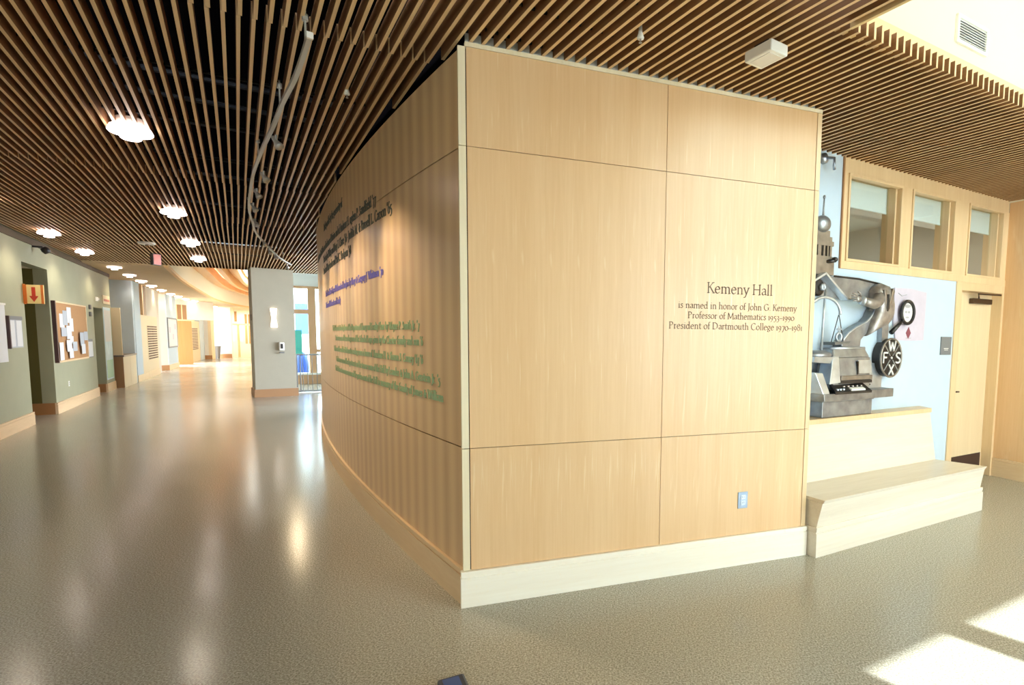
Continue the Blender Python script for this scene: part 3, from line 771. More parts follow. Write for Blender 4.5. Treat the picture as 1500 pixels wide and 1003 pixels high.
box('upper_wall', D5, 0.55, 2.2, -0.3, -0.02, 2.27, 3.4, 'grey_wall', w6_); box('upper_wall', D5, -0.8, 0.55, -0.3, -0.02, 3.0, 3.4, 'grey_wall', w6_)
W5 = Frame((-22.549, 30.095), -28.8)
w7 = structure_root('wall_far', W5(2, 0, 0))
box('low_panel', W5, -0.5, 2.6, -0.4, 0.0, 0, 2.25, 'cream_panel', w7)
box('fin', W5, 2.6, 4.1, -0.5, 0.02, 0, 3.4, 'white_wall', w7)
box('upper_wall', W5, 0.6, 2.6, -0.6, -0.3, 2.25, 3.4, 'grey_wall', w7)
louver_unit(W5, 0.0, 1.9, 0.66, 1.87, 'small louvred grille in the farther cream panel next to the orange door')
E1 = Frame((-24.494, 33.705), 74.3)
w8 = structure_root('wall_end', E1(0, 0, 0))
box('end_pillar', E1, -0.3, 0.20, -0.5, 0, 0, 3.4, 'grey_wall', w8); box('end_pillar', E1, 0.20, 0.36, -0.5, 0.0, 0, 3.4, 'maple_door', w8)
box('pillar_base', E1, -0.3, 0.37, 0, 0.03, 0, 0.24, 'brown_base', w8)
E2 = Frame((-24.638, 35.288), 73.6)
box('end_wall', E2, -1.5, 0.62, -0.3, 0, 0, 3.4, 'grey_wall', w8); box('end_base', E2, -0.05, 0.62, 0, 0.03, 0, 0.27, 'brown_base', w8)
YE = Frame((-24.717, 36.436), 18.2)
lamp('foyer_fill', 'AREA', (-23.2, 36.9, 3.1), 110, (1.0, 0.86, 0.6), 0.5)  # added light with no fixture, brightens the foyer wall
w9 = structure_root('wall_foyer', YE(1, 0, 0))
box('foyer_wall', YE, -0.4, 8.0, -0.3, 0, 0, 3.5, 'cream_wall', w9)
for s0, s1, z0, z1, m_ in ((0.28, 0.44, 2.36, 3.03, 'curtain_brown'), (0.02, 0.20, 1.05, 2.17, 'poster_cyan'), (0.58, 0.80, 1.05, 2.14, 'poster_cyan'), (1.0, 1.16, 2.25, 2.88, 'curtain_brown'), (1.26, 1.46, 2.25, 2.88, 'curtain_brown'), (1.0, 1.16, 0.9, 2.12, 'window_tan'), (1.26, 1.46, 0.9, 2.12, 'window_tan')):
    box('foyer_glazing', YE, s0, s1, 0.0, 0.02, z0, z1, m_, w9)
for s in (0.45, 0.52): box('foyer_post', YE, s, s+.04, 0.0, 0.06, 0, 2.2, 'maple_trim', w9)
box('foyer_rail', YE, 0.0, 3.0, 0.0, 0.05, 2.16, 2.24, 'maple_trim', w9)
t = thing('trash_bin', (-24.53, 34.70, 0), 'dark grey tapered trash bin standing against the far end wall', 'bin')
BN = Frame((-24.69, 34.70), 73.9)
mb = MB(); mb.hexa([BN(0.07, .03, 0), BN(.27, .03, 0), BN(.27, -.2, 0), BN(.07, -.2, 0), BN(0, .1, .76), BN(.34, .1, .76), BN(.34, -.27, .76), BN(0, -.27, .76)]); obj('bin_body', mb, 'bin_grey', t, bevel=0.01)
box('bin_rim', BN, -.015, .355, -.285, .115, .76, .80, 'grey_plastic', t, bevel=0.008)

# ------------------------------------------------ grey pillar in the middle of the hall
PI_F = Frame((-8.917, 13.957), 52.76)
pil = structure_root('pillar', PI_F(.47, -.3, 0))
box('shaft', PI_F, 0.01, 0.935, -0.85, 0.0, 0, 3.262, 'pillar_grey', pil)
box('baseboard', PI_F, -0.02, 0.965, -0.88, 0.025, 0, 0.20, 'counter_side', pil)
t = thing('wall_sconce', PI_F(.466, 0, 1.78), 'glowing upright wall sconce on the grey pillar', 'lamp')
mb = MB(); rows = []
for i in range(9):
    z = 1.785+0.47*i/8; wdt = 0.050+0.026*abs(i-4)/4; dd = 0.06
    rows.append([PI_F(.466+wdt*math.cos(PI*(1-k/8))*1.0, 0.012+dd*math.sin(PI*k/8), z) for k in range(9)])
mb.grid(rows); obj('sconce_shade', mb, 'sconce_glow', t, smooth=True)
box('sconce_plate', PI_F, .42, .515, 0.0, 0.014, 1.80, 2.24, 'grey_plastic', t)
t = thing('hand_sanitizer', PI_F(.61, 0, 1.1), 'small white hand sanitizer dispenser on the grey pillar', 'dispenser')
box('housing', PI_F, .55, .67, 0.0, 0.10, 1.19, 1.40, 'white_plastic', t, bevel=0.02); box('drip_tray', PI_F, .555, .665, 0.0, 0.11, 1.12, 1.15, 'grey_plastic', t, bevel=0.008)
box('pump_window', PI_F, .585, .635, 0.10, 0.106, 1.24, 1.36, 'dark_plastic', t)
tag(box('door_holder', PI_F, 0.0, 0.03, -0.4, -0.3, 1.95, 2.1, 'dark_plastic'), 'small dark box on the left edge of the grey pillar', 'box')

# ------------------------------------------------ window wall and railing behind the curved wall
wv = structure_root('window_4', AL(-6.7, -17, 0))
T4 = -17.0
box('bulkhead', AL, -7.75, -4.0, T4-0.2, T4, 3.14, 4.0, 'white_plastic', wv)
box('header', AL, -7.75, -4.0, T4-0.2, T4+0.03, 3.07, 3.14, 'window_tan', wv)
box('sill_wall', AL, -7.75, -4.0, T4-0.2, T4, 0, 0.30, 'window_tan', wv); box('sill', AL, -7.75, -4.0, T4-0.2, T4+0.06, 0.30, 0.36, 'white_plastic', wv)
for s0, s1 in ((-6.62, -6.40), (-7.75, -7.6), (-5.0, -4.8)): box('mullion', AL, s0, s1, T4-0.2, T4+0.02, 0.36, 3.07, 'window_tan', wv)
box('transom_bar', AL, -7.6, -6.62, T4-0.15, T4+0.01, 2.26, 2.40, 'window_tan', wv); box('transom_bar', AL, -6.40, -5.0, T4-0.15, T4+0.01, 1.03, 1.13, 'window_tan', wv)
for s0, s1, z0, z1 in ((-7.6, -6.62, 2.40, 3.07), (-7.6, -6.62, 0.36, 2.26), (-6.40, -5.0, 1.13, 3.07), (-6.40, -5.0, 0.36, 1.03)): box('pane', AL, s0, s1, T4-0.105, T4-0.095, z0, z1, 'clear_glass', wv)
box('side_wall', AL, -4.0, -3.8, -17.2, -13.0, 0, 4.0, 'white_wall', wv)
t = thing('railing', AL(-7, -13.8, 0), 'thin metal stair railing with upright bars between pillar and curved wall', 'railing')
TR = -13.85
mb = MB(); mb.tube([AL(-7.12, TR, 1.06), AL(-5.6, TR, 1.06)], 0.022); obj('top_rail', mb, 'steel', t, smooth=True)
mb = MB(); mb.tube([AL(-7.12, TR, 0.07), AL(-5.6, TR, 0.07)], 0.016); obj('bottom_rail', mb, 'steel', t, smooth=True)
for i in range(12):
    s = -6.92+0.113*i
    mb = MB(); mb.tube([AL(s, TR, 0.08), AL(s, TR, 1.05)], 0.009, 6); obj('baluster', mb, 'grey_plastic', t)
for s in (-7.06, -6.98):
    mb = MB(); mb.tube([AL(s, TR, 0), AL(s, TR, 1.05)], 0.014, 8); obj('post', mb, 'grey_plastic', t)
box('kerb', AL, -7.15, -5.6, TR-0.06, TR+0.02, 0.0, 0.035, 'white_plastic', t)
# outside
out = structure_root('ground_outside', AL(-8, -26, 0))
box('snow', AL, -40, 6, -60, -17.3, -0.3, -0.05, 'snow_ground', out)
t = thing('outside_building', AL(-2, -32, -0.1), 'pale building with blue windows outside beyond the far window', 'building')
box('wall', AL, -7.0, 3, -34, -30, -0.1, 6, 'pale_building', t)
mb = MB(); mb.prism([AL(-7.2, -29.4, 6), AL(3.2, -29.4, 6), AL(3.2, -32, 7.6), AL(-7.2, -32, 7.6)], [AL(-7.2, -29.4, 6.2), AL(3.2, -29.4, 6.2), AL(3.2, -32, 7.8), AL(-7.2, -32, 7.8)]); obj('roof', mb, 'poster_cyan', t)
for i in range(7): box('window', AL, -6.7+1.3*i, -6.0+1.3*i, -30.02, -29.95, 1.6, 3.2, 'blue_cloth', t)
tag(box('teal_panel', AL, -7.05, -6.78, -18.4, -18.3, 0.9, 1.75, 'teal_board'), 'teal panel outside the far window beside the pillar', 'panel')
tag(obj('blue_tarpaulin', MB().ellipsoid(AL(-6.78, -19.1, 0.45), 0.24, 0.2, 0.55), 'blue_cloth', smooth=True), 'bright blue covered heap outside behind the railing', 'tarpaulin')

# ------------------------------------------------ lamps
def downlight(x, y, label, group, prev, z=3.205, power=42):
    if prev is None:
        t = thing('ceiling_downlight', (x, y, z-0.05), label, 'lamp', group)
        mb = MB(); mb.lathe((x, y, z), (0, 0, 1), [(0.138, 0.0), (0.146, 0.010), (0.13, 0.045), (0.05, 0.06)], 28); obj('lamp_dish', mb, 'lamp_glow', t, smooth=True)
        mb = MB(); mb.lathe((x, y, z-0.045), (0, 0, 1), [(0.060, 0.0), (0.068, 0.006), (0.068, 0.012), (0.02, 0.03), (0.02, 0.045)], 24); obj('lamp_disc', mb, 'lamp_glow', t, smooth=True)
        mb = MB(); mb.lathe((x, y, z+0.058), (0, 0, 1), [(0.10, 0), (0.10, 0.05)], 16); obj('lamp_body', mb, 'white_plastic', t)
    else:
        t = prev.copy(); col.objects.link(t); t.location = (x, y, z-0.05); t['label'] = label; t['group'] = group
        for c in prev.children:
            d = c.copy(); col.objects.link(d); d.parent = t
    l = bpy.data.lights.new('downlight_lamp', 'SPOT'); l.energy = power*LAMP; l.color = (1.0, 0.86, 0.66); l.spot_size = rad(150); l.spot_blend = 0.6; l.shadow_soft_size = 0.09
    o = bpy.data.objects.new('downlight_lamp', l); col.objects.link(o); o.location = (x, y, z-0.06)
    return t
ORD = ['nearest', 'second', 'third', 'fourth', 'fifth', 'sixth', 'seventh', 'eighth', 'ninth', 'tenth', 'eleventh', 'twelfth', 'thirteenth', 'fourteenth', 'farthest']
MID = [(-3.82, 4.56), (-5.83, 7.57), (-7.48, 10.07), (-8.93, 12.23)]
first = None
for i, (x, y) in enumerate(MID):
    t = downlight(x, y, '%s round glowing downlight of the middle row in the dark slats' % (ORD[i] if i < 3 else 'farthest'), 'downlights in the middle of the slats', first)
    first = first or t
ROW = [(-7.7, 6.95), (-9.19, 9.25), (-10.61, 11.38), (-12.3, 13.96), (-13.55, 15.85), (-14.72, 17.64), (-15.86, 19.42), (-17.09, 21.39), (-18.39, 23.49), (-19.21, 24.95), (-20.39, 26.94), (-21.21, 28.63), (-22.28, 30.56), (-23.59, 32.79), (-24.30, 34.42)]
for i, (x, y) in enumerate(ROW):
    downlight(x, y, '%s round downlight of the long row beside the left hall wall' % ORD[i], 'downlights along the left wall', first, power=42 if i < 5 else 22)

# curved lighting track under the slats
TRK = [(-1.51, 2.91), (-1.82, 3.34), (-2.12, 3.72), (-2.42, 4.12), (-2.87, 4.70), (-3.45, 5.49), (-4.27, 6.71), (-4.69, 7.42), (-5.28, 8.45), (-5.83, 9.62), (-6.53, 11.17), (-6.92, 12.25)]
trk = smooth_path(TRK, 4)
t = thing('lighting_track', (*TRK[5], 3.10), 'long curved grey lighting track hung under the dark slats', 'track')
obj('rail', ribbon(trk, -0.012, 3.108, 3.132, 0.024), 'track_metal', t)
mb = MB(); mb.box(Frame(TRK[0], -37), -0.012, 0.004, -0.015, 0.015, 3.105, 3.135); obj('end_cap', mb, 'white_plastic', t)
for i in (1, 9, 17, 25, 33, 41):
    p = trk[min(i, len(trk)-1)]; mb = MB(); mb.tube([(p.x, p.y, 3.135), (p.x, p.y, 3.30)], 0.006, 6); mb.lathe((p.x, p.y, 3.25), (0, 0, 1), [(0.016, 0), (0.016, 0.03)], 10); obj('hanger', mb, 'track_metal', t)
def spot_head(p, target, name_label, lit):
    p = Vector((p[0], p[1], 3.10)); aim = (Vector(target)-p); aim.normalize()
    h = p+Vector((0, 0, -0.05))
    t = thing('track_spotlight', h, name_label, 'spotlight', 'spotlights on the curved track')
    mb = MB(); mb.tube([p, h], 0.010, 8); obj('stem', mb, 'track_metal', t)
    mb = MB(); mb.lathe(h-aim*0.05, aim, [(0.012, 0), (0.016, 0.02), (0.016, 0.045), (0.031, 0.09), (0.032, 0.10)], 14); obj('housing', mb, 'track_metal', t, smooth=True)
    mb = MB(); mb.lathe(h-aim*0.05, aim, [(0.027, 0.094), (0.027, 0.098)], 14); obj('lens', mb, 'spot_glow' if lit else 'grey_plastic', t)
    if lit:
        l = bpy.data.lights.new('spotlight_lamp', 'SPOT'); l.energy = lit*LAMP; l.color = (1.0, 0.80, 0.52); l.spot_size = rad(62); l.spot_blend = 0.9; l.shadow_soft_size = 0.035
        o = bpy.data.objects.new('spotlight_lamp', l); col.objects.link(o); o.location = h+aim*0.08; o.rotation_euler = (-aim).to_track_quat('Z', 'Y').to_euler()
HEADS = [(-2.48, 4.25), (-3.14, 5.17), (-3.59, 5.78), (-4.02, 6.40), (-4.55, 7.27), (-5.45, 8.91), (-5.91, 9.80), (-6.17, 10.41), (-6.83, 11.93)]
AIM = [1.4, 2.4, 3.4, 4.3, 5.4, 6.6, 7.4, 8.2, 9.2]
for i, (h, a) in enumerate(zip(HEADS, AIM)):
    lit = 100
    spot_head(h, CW(a-0.4, 0, 1.7), '%s spotlight from the camera on the curved ceiling track' % (ORD[i] if i < 8 else 'farthest'), lit)

# small things on the ceiling
t = thing('ceiling_sensor', SL.o+Vector((0.86, 3.23, 3.16)), 'white box shaped sensor fixed under the slats above the panel wall', 'sensor')
SB = Frame((0.868, 3.235), -33.68)
box('sensor_body', SB, -0.095, 0.095, -0.07, 0.07, 3.185, 3.245, 'white_plastic', t, bevel=0.008); box('sensor_mount', SB, -0.05, 0.05, -0.04, 0.04, 3.245, 3.268, 'dark_plastic', t)
box('sensor_grille', SB, -0.07, 0.07, -0.05, 0.05, 3.182, 3.186, 'lens_white', t)
def sprinkler(x, y, label):
    t = thing('sprinkler_head', (x, y, 3.21), label, 'sprinkler')
    mb = MB(); mb.lathe((x, y, 3.235), (0, 0, 1), [(0.018, 0), (0.020, 0.006), (0.012, 0.03), (0.008, 0.08)], 14); obj('escutcheon', mb, 'white_plastic', t, smooth=True)
    mb = MB(); mb.lathe((x, y, 3.215), (0, 0, 1), [(0.009, 0), (0.009, 0.003), (0.004, 0.005), (0.004, 0.02)], 12); obj('deflector', mb, 'steel', t)
sprinkler(0.16, 3.13, 'small white sprinkler head between the slats above the left panel')
sprinkler(-1.77, 3.87, 'small sprinkler head in the slats beside the curved track')
t = thing('smoke_detector', (-8.476, 10.327, 3.22), 'flat white smoke detector on the slats left of the middle lamps', 'detector')
mb = MB(); mb.lathe((-8.476, 10.327, 3.225), (0, 0, 1), [(0.10, 0), (0.13, 0.012), (0.13, 0.04)], 20); obj('detector_body', mb, 'white_plastic', t)
mb = MB(); mb.lathe((-8.476, 10.327, 3.218), (0, 0, 1), [(0.03, 0), (0.03, 0.01)], 10); obj('detector_chamber', mb, 'grey_plastic', t)
ES = Frame((-9.42, 11.72), 8)
t = thing('exit_sign', ES(0, 0, 3.02), 'red exit sign hanging from the slats left of the middle lamps', 'sign')
box('sign_case', ES, -0.09, 0.09, -0.07, 0.0, 3.02, 3.25, 'dark_plastic', t); box('sign_face', ES, -0.08, 0.08, 0.0, 0.006, 3.03, 3.24, 'exit_red', t)
exit_parent = t

# ------------------------------------------------ things on the green wall
def sheet(name, fr, s0, s1, z0, z1, t0, mat, label, cat, group=None):
    return tag(box(name, fr, s0, s1, t0, t0+0.003, z0, z1, mat), label, cat, group)
t = thing('fire_sign', LW(1.56, 0.1, 2.09), 'orange flag sign with a red down arrow beside the first dark passage', 'sign')
FS = Frame(tuple(LW(1.60, 0.0, 0))[:2], 68.0)
box('sign_plate', FS, 0.01, 0.27, -0.012, 0.012, 2.09, 2.41, 'sign_pale', t); box('sign_bracket', FS, 0.0, 0.02, -0.02, 0.02, 2.08, 2.42, 'sign_orange', t)
box('sign_border', FS, 0.01, 0.05, 0.012, 0.015, 2.09, 2.41, 'sign_orange', t); box('sign_border', FS, 0.235, 0.27, 0.012, 0.015, 2.09, 2.41, 'sign_orange', t)
mb = MB(); mb.plate(FS, [(0.115, 2.37), (0.165, 2.37), (0.165, 2.22), (0.20, 2.22), (0.14, 2.12), (0.08, 2.22), (0.115, 2.22)], 0.012, 0.016); obj('arrow', mb, 'sign_red', t)
t = thing('fire_sign_banner', LW(0.3, 0, 1.14), 'white paper banner cut by the left edge of the picture', 'banner')
t.name = 'paper_banner'
box('banner_sheet', LW, 0.02, 0.56, 0.004, 0.02, 1.14, 2.02, 'paper_white', t); box('banner_rail', LW, 0.0, 0.58, 0.0, 0.03, 2.02, 2.05, 'white_plastic', t)
t = thing('framed_notice', LW(.97, 0, 1.35), 'dark framed notice with two white sheets left of the first passage', 'notice')
box('frame_back', LW, 0.62, 1.32, 0.0, 0.02, 1.35, 1.85, 'paper_blue', t); box('frame_side', LW, 0.60, 0.64, 0.0, 0.05, 1.34, 1.86, 'frame_dark', t)
box('frame_rail', LW, 0.64, 1.32, 0.0, 0.03, 1.80, 1.86, 'grey_plastic', t)
for s in (0.68, 1.02): box('sheet', LW, s, s+.26, 0.02, 0.024, 1.37, 1.79, 'paper_white', t)
t = thing('cork_board', LW(4.55, 0, 1.0), 'brown cork notice board with dark left edge on the green wall', 'board')
box('cork_panel', LW, 3.24, 5.88, 0.0, 0.025, 1.02, 2.20, 'cork', t); box('board_frame', LW, 3.19, 3.25, 0.0, 0.06, 1.0, 2.22, 'frame_dark', t); box('board_frame', LW, 5.87, 5.91, 0.0, 0.035, 1.0, 2.22, 'maple_trim', t)
box('board_frame', LW, 3.25, 5.87, 0.0, 0.035, 0.995, 1.03, 'maple_trim', t); box('board_frame', LW, 3.25, 5.87, 0.0, 0.035, 2.19, 2.22, 'maple_trim', t)
PAPERS = [(3.60, 3.95, 1.70, 1.98, 'paper_white', 'white sheet at the left of the upper cluster on the cork board'), (3.85, 4.20, 1.75, 2.05, 'paper_blue', 'bluish sheet second from left at the top of the cork board'),
          (4.15, 4.50, 1.80, 2.13, 'paper_white', 'topmost white sheet on the cork board'), (4.30, 4.62, 1.62, 1.90, 'paper_white', 'white sheet at the right of the upper cluster on the cork board'),
          (3.62, 4.05, 1.52, 1.70, 'paper_blue', 'wide bluish sheet at the lower left of the upper cluster on the cork board'), (4.00, 4.40, 1.46, 1.74, 'paper_white', 'white sheet low in the middle of the upper cluster on the cork board'),
          (4.20, 4.50, 1.36, 1.52, 'paper_white', 'small white sheet hanging lowest from the upper cluster on the cork board'), (3.36, 3.66, 1.04, 1.40, 'paper_white', 'tall white sheet in the lower left corner of the cork board'),
          (3.90, 4.30, 1.20, 1.44, 'paper_white', 'white sheet at the top of the lower middle cluster on the cork board'), (4.05, 4.38, 1.06, 1.26, 'paper_white', 'white sheet at the bottom of the lower middle cluster on the cork board'),
          (4.35, 4.72, 1.20, 1.40, 'paper_blue', 'bluish sheet at the right of the lower middle cluster on the cork board'), (5.00, 5.35, 1.30, 1.60, 'paper_blue', 'tall bluish sheet in the right part of the cork board'),
          (5.35, 5.72, 1.42, 1.62, 'paper_blue', 'rightmost bluish sheet on the cork board'), (5.05, 5.40, 1.12, 1.34, 'paper_white', 'white sheet hanging lowest in the right part of the cork board')]
for i, (a, b, c, d, mt, lab) in enumerate(PAPERS):
    tag(box('pinned_paper', LW, a, b, 0.0255+0.0035*i, 0.0265+0.0035*i, c, d, mt), lab, 'paper', 'papers pinned on the cork board')
t = thing('small_notice', LW(6.22, 0, 1.0), 'small white notice in a grey holder right of the cork board', 'notice')
box('holder', LW, 5.96, 6.46, 0.0, 0.02, 1.0, 1.44, 'grey_plastic', t); box('sheet', LW, 5.99, 6.43, 0.02, 0.024, 1.02, 1.38, 'paper_white', t)
for z, lab in ((2.16, 'upper small grey box on the green wall by the second passage'), (1.99, 'lower small grey box on the green wall by the second passage')):
    q = tag(box('wall_box', LW, 6.38, 6.50, 0.0, 0.04, z, z+.11, 'bin_grey', bevel=0.005), lab, 'control')
t = thing('strobe', LW(7.3, 0, 2.42), 'small white alarm strobe on the wall above the second passage', 'alarm')
box('strobe_base', LW, 7.23, 7.38, 0.0, 0.03, 2.40, 2.50, 'white_plastic', t); box('strobe_lens', LW, 7.26, 7.35, 0.03, 0.06, 2.42, 2.48, 'lens_white', t)
t = thing('wall_socket', LW(4.1, 0, .49), 'small white wall socket low on the green wall under the cork board', 'socket')
box('plate', LW, 4.06, 4.14, 0.0, 0.006, 0.47, 0.58, 'white_plastic', t); box('outlet', LW, 4.08, 4.12, 0.006, 0.009, 0.49, 0.52, 'lens_white', t); box('outlet', LW, 4.08, 4.12, 0.006, 0.009, 0.53, 0.56, 'lens_white', t)
t = thing('security_camera', LW(2.29, .1, 3.08), 'small dark camera hanging at the top of the green wall over the first passage', 'camera')
mb = MB(); mb.lathe(LW(2.29, .14, 3.12), LW.n*0.6+Vector((0, 0, -.8)), [(0.05, 0), (0.06, 0.05), (0.05, 0.1)], 14); obj('camera_body', mb, 'dark_plastic', t, smooth=True)
box('camera_arm', LW, 2.27, 2.31, 0.0, 0.14, 3.12, 3.15, 'dark_plastic', t)

# ------------------------------------------------ things at the alcove
t = thing('door_sign', AL(-1.18, 0, 1.48), 'small dark grey room sign on the white wall left of the door', 'sign')
box('sign_plate', AL, -1.285, -1.085, 0.0, 0.012, 1.48, 1.675, 'grey_plastic', t, bevel=0.002); box('sign_text', AL, -1.23, -1.14, 0.012, 0.0135, 1.545, 1.552, 'white_plastic', t); box('sign_text', AL, -1.22, -1.15, 0.012, 0.0135, 1.53, 1.536, 'white_plastic', t)
t = thing('dome_camera', AL(-3.30, .06, 3.16), 'small white fixture with a hook at the top of the white alcove wall', 'camera')
mb = MB(); mb.lathe(AL(-3.31, 0.0, 3.20), AL.n, [(0.045, 0), (0.045, 0.03), (0.02, 0.045)], 16); obj('mount', mb, 'steel', t, smooth=True)
mb = MB(); mb.tube([AL(-3.30, .04, 3.20), AL(-3.27, .09, 3.19), AL(-3.27, .09, 3.13), AL(-3.25, .08, 3.10)], 0.013, 8); obj('hook', mb, 'steel', t, smooth=True)
t = thing('power_outlet', FW(1.916, 0, .415), 'blue grey double power outlet low on the right maple panel', 'outlet')
box('cover_plate', FW, 1.876, 1.957, 0.0, 0.006, 0.415, 0.535, 'steel_plate', t, bevel=0.002)
for z in (0.455, 0.497):
    r = box('receptacle', FW, 1.897, 1.936, 0.006, 0.009, z-0.017, z+0.017, 'steel', t, bevel=0.003)
    for s in (1.908, 1.922): box('slot', FW, s, s+.003, 0.009, 0.0095, z-0.004, z+0.009, 'dark_plastic', r)

# bench
t = thing('bench', AL(-2.8, 0.35, 0), 'built-in pale maple bench with high sloping back along the white alcove wall', 'bench')
S0, S1 = -4.04, -1.632
box('base_board', AL, S0, S1, 0.02, 0.681, 0, 0.185, 'maple_bench', t, bevel=0.002)
box('base_groove', AL, S0+.002, S1-.008, 0.02, 0.673, 0.185, 0.195, 'maple_bench', t)
box('base_cap', AL, S0+.002, S1-.006, 0.02, 0.679, 0.195, 0.229, 'maple_bench', t, bevel=0.003)
mb = MB(); mb.hexa([AL(S0+.015, .10, .229), AL(S0+.015, .665, .229), AL(S1-.03, .665, .229), AL(S1-.10, .10, .229), AL(-4.06, .10, .425), AL(-4.035, .718, .425), AL(-1.715, .718, .425), AL(-1.90, .10, .425)])
obj('seat_box', mb, 'maple_bench', t)
mb = MB(); mb.hexa([AL(-4.06, .10, .425), AL(-4.032, .722, .425), AL(-1.712, .722, .425), AL(-1.90, .10, .425), AL(-4.06, .10, .452), AL(-4.028, .735, .452), AL(-1.706, .735, .452), AL(-1.90, .10, .452)])
obj('seat', mb, 'maple_bench', t, bevel=0.004)
mb = MB(); mb.hexa([AL(-4.05, .0, .452), AL(-4.05, .32, .452), AL(-1.835, .32, .452), AL(-1.74, .0, .452), AL(-4.05, .0, .90), AL(-4.05, .165, .90), AL(-1.70, .165, .90), AL(-1.62, .0, .90)])
obj('backrest', mb, 'maple_bench', t)
mb = MB(); mb.hexa([AL(-4.05, .0, .90), AL(-4.05, .178, .90), AL(-1.692, .178, .90), AL(-1.607, .0, .90), AL(-4.05, .0, .942), AL(-4.05, .178, .942), AL(-1.692, .178, .942), AL(-1.607, .0, .942)])
obj('ledge', mb, 'maple_trim', t, bevel=0.003)

# dark device on the floor at the lower edge of the picture
DV = Frame((-0.610, 2.285), 62)
t = thing('device_case', DV(0, 0, 0), 'dark blue grey case with rounded corner on the floor at the lower picture edge', 'case')
box('case_body', DV, -0.075, 0.05, -0.20, 0.045-0.07, 0, 0.05, 'blue_case', t, bevel=0.012); box('case_screen', DV, -0.055, 0.02, -0.18, -0.05, 0.05, 0.052, 'blue_case_light', t)

# ================================================================== relief sculpture on the alcove wall
t = thing('metal_relief', AL(-2.8, 0.05, 0.943), 'large welded metal relief with tower, typewriter, balance and jacket on the white alcove wall', 'sculpture')
REL = t
def part(name, mb, mat, **k): return obj(name, mb, mat, REL, **k)
# tower with arcade, dome and spire
mb = MB()
mb.box(AL, -3.50, -3.172, 0.003, 0.06, 2.20, 2.345); mb.box(AL, -3.50, -3.20, 0.003, 0.062, 2.345, 2.362)
for a, b in ((-3.47, -3.425), (-3.392, -3.350), (-3.320, -3.298), (-3.270, -3.250), (-3.234, -3.208)): mb.box(AL, a, b, 0.003, 0.06, 2.362, 2.452)
mb.box(AL, -3.49, -3.19, 0.003, 0.064, 2.452, 2.492); mb.box(AL, -3.475, -3.21, 0.003, 0.06, 2.492, 2.53); mb.box(AL, -3.44, -3.243, 0.003, 0.06, 2.53, 2.582)
part('tower', mb, 'relief_copper')
mb = MB(); mb.ellipsoid(AL(-3.345, .06, 2.632), 0.092, 0.05, 0.072, AL.d, AL.n); part('dome', mb, 'relief_metal', smooth=True)
mb = MB(); mb.tube([AL(-3.345, .06, 2.69), AL(-3.340, .06, 2.85)], 0.011, 8, 0.006); mb.ellipsoid(AL(-3.339, .06, 2.86), .013, .013, .017, AL.d, AL.n, 10, 6); part('spire', mb, 'relief_metal', smooth=True)
mb = MB(); mb.ellipsoid(AL(-3.205, .09, 2.335), .028, .03, .022, AL.d, AL.n, 10, 6); mb.tube([AL(-3.27, .05, 2.315), AL(-3.2, .10, 2.325)], .016, 8); part('gargoyle', mb, 'relief_dark', smooth=True)
# backing sheet behind the gable and the jacket
mb = MB(); mb.plate(AL, [(-3.52, 2.205), (-3.15, 2.198), (-2.80, 2.195), (-2.444, 2.165), (-2.45, 2.09), (-2.50, 2.03), (-2.93, 2.00), (-3.52, 2.02)], 0.003, 0.04); part('back_sheet', mb, 'relief_metal', bevel=0.006)
mb = MB(); mb.tube([AL(-3.15, .05, 2.198), AL(-2.80, .05, 2.195), AL(-2.46, .05, 2.167), AL(-2.44, .05, 2.10)], .008, 6); part('sheet_rim', mb, 'relief_dark')
def bar(p, q, w, t0, t1):                                   # a flat bar in the wall plane
    a = Vector((p[0], p[1])); b = Vector((q[0], q[1])); d = (b-a).normalized(); n = Vector((-d.y, d.x))*w/2
    return [(a.x+n.x, a.y+n.y), (b.x+n.x, b.y+n.y), (b.x-n.x, b.y-n.y), (a.x-n.x, a.y-n.y)]
mb = MB(); mb.plate(AL, bar((-3.50, 2.125), (-3.334, 2.206), .018, 0, 0), .04, .115); mb.plate(AL, bar((-3.342, 2.206), (-3.029, 1.994), .018, 0, 0), .04, .115); part('gable', mb, 'relief_light')
mb = MB(); mb.lathe(AL(-3.375, .04, 2.085), AL.n, [(.075, 0), (.075, .03), (.06, .035)], 22); part('pulley', mb, 'relief_dark', smooth=True)
mb = MB(); mb.lathe(AL(-3.351, .075, 2.088), AL.n, [(.030, 0), (.030, .03), (.014, .032), (.014, .02)], 16); part('pulley_hub', mb, 'relief_light', smooth=True)
# balance
arc = [AL(-3.367+.203*math.sin(a), .14, 1.86+.136*math.cos(a)) for a in [rad(-95+190*i/16) for i in range(17)]]
mb = MB(); mb.tube(arc, .014, 8); part('balance_beam', mb, 'relief_light', smooth=True)
mb = MB(); mb.tube([AL(-3.362, .13, 2.06), AL(-3.395, .14, 1.54)], .009, 8, .014); part('balance_post', mb, 'relief_light', smooth=True)
mb = MB(); mb.ellipsoid(AL(-3.40, .10, 1.497), .155, .10, .045, AL.d, AL.n); part('balance_base', mb, 'relief_metal', smooth=True)
mb = MB(); mb.hexa([AL(-3.56, .003, 1.43), AL(-3.56, .20, 1.44), AL(-3.25, .17, 1.42), AL(-3.25, .003, 1.42), AL(-3.56, .003, 1.49), AL(-3.56, .21, 1.485), AL(-3.23, .18, 1.478), AL(-3.23, .003, 1.48)]); part('balance_foot', mb, 'relief_light')
mb = MB()
for s in (-3.244, -3.074): mb.tube([AL(-3.167, .13, 1.86), AL(s, .12, 1.605)], .004, 6)
part('chain', mb, 'relief_dark')
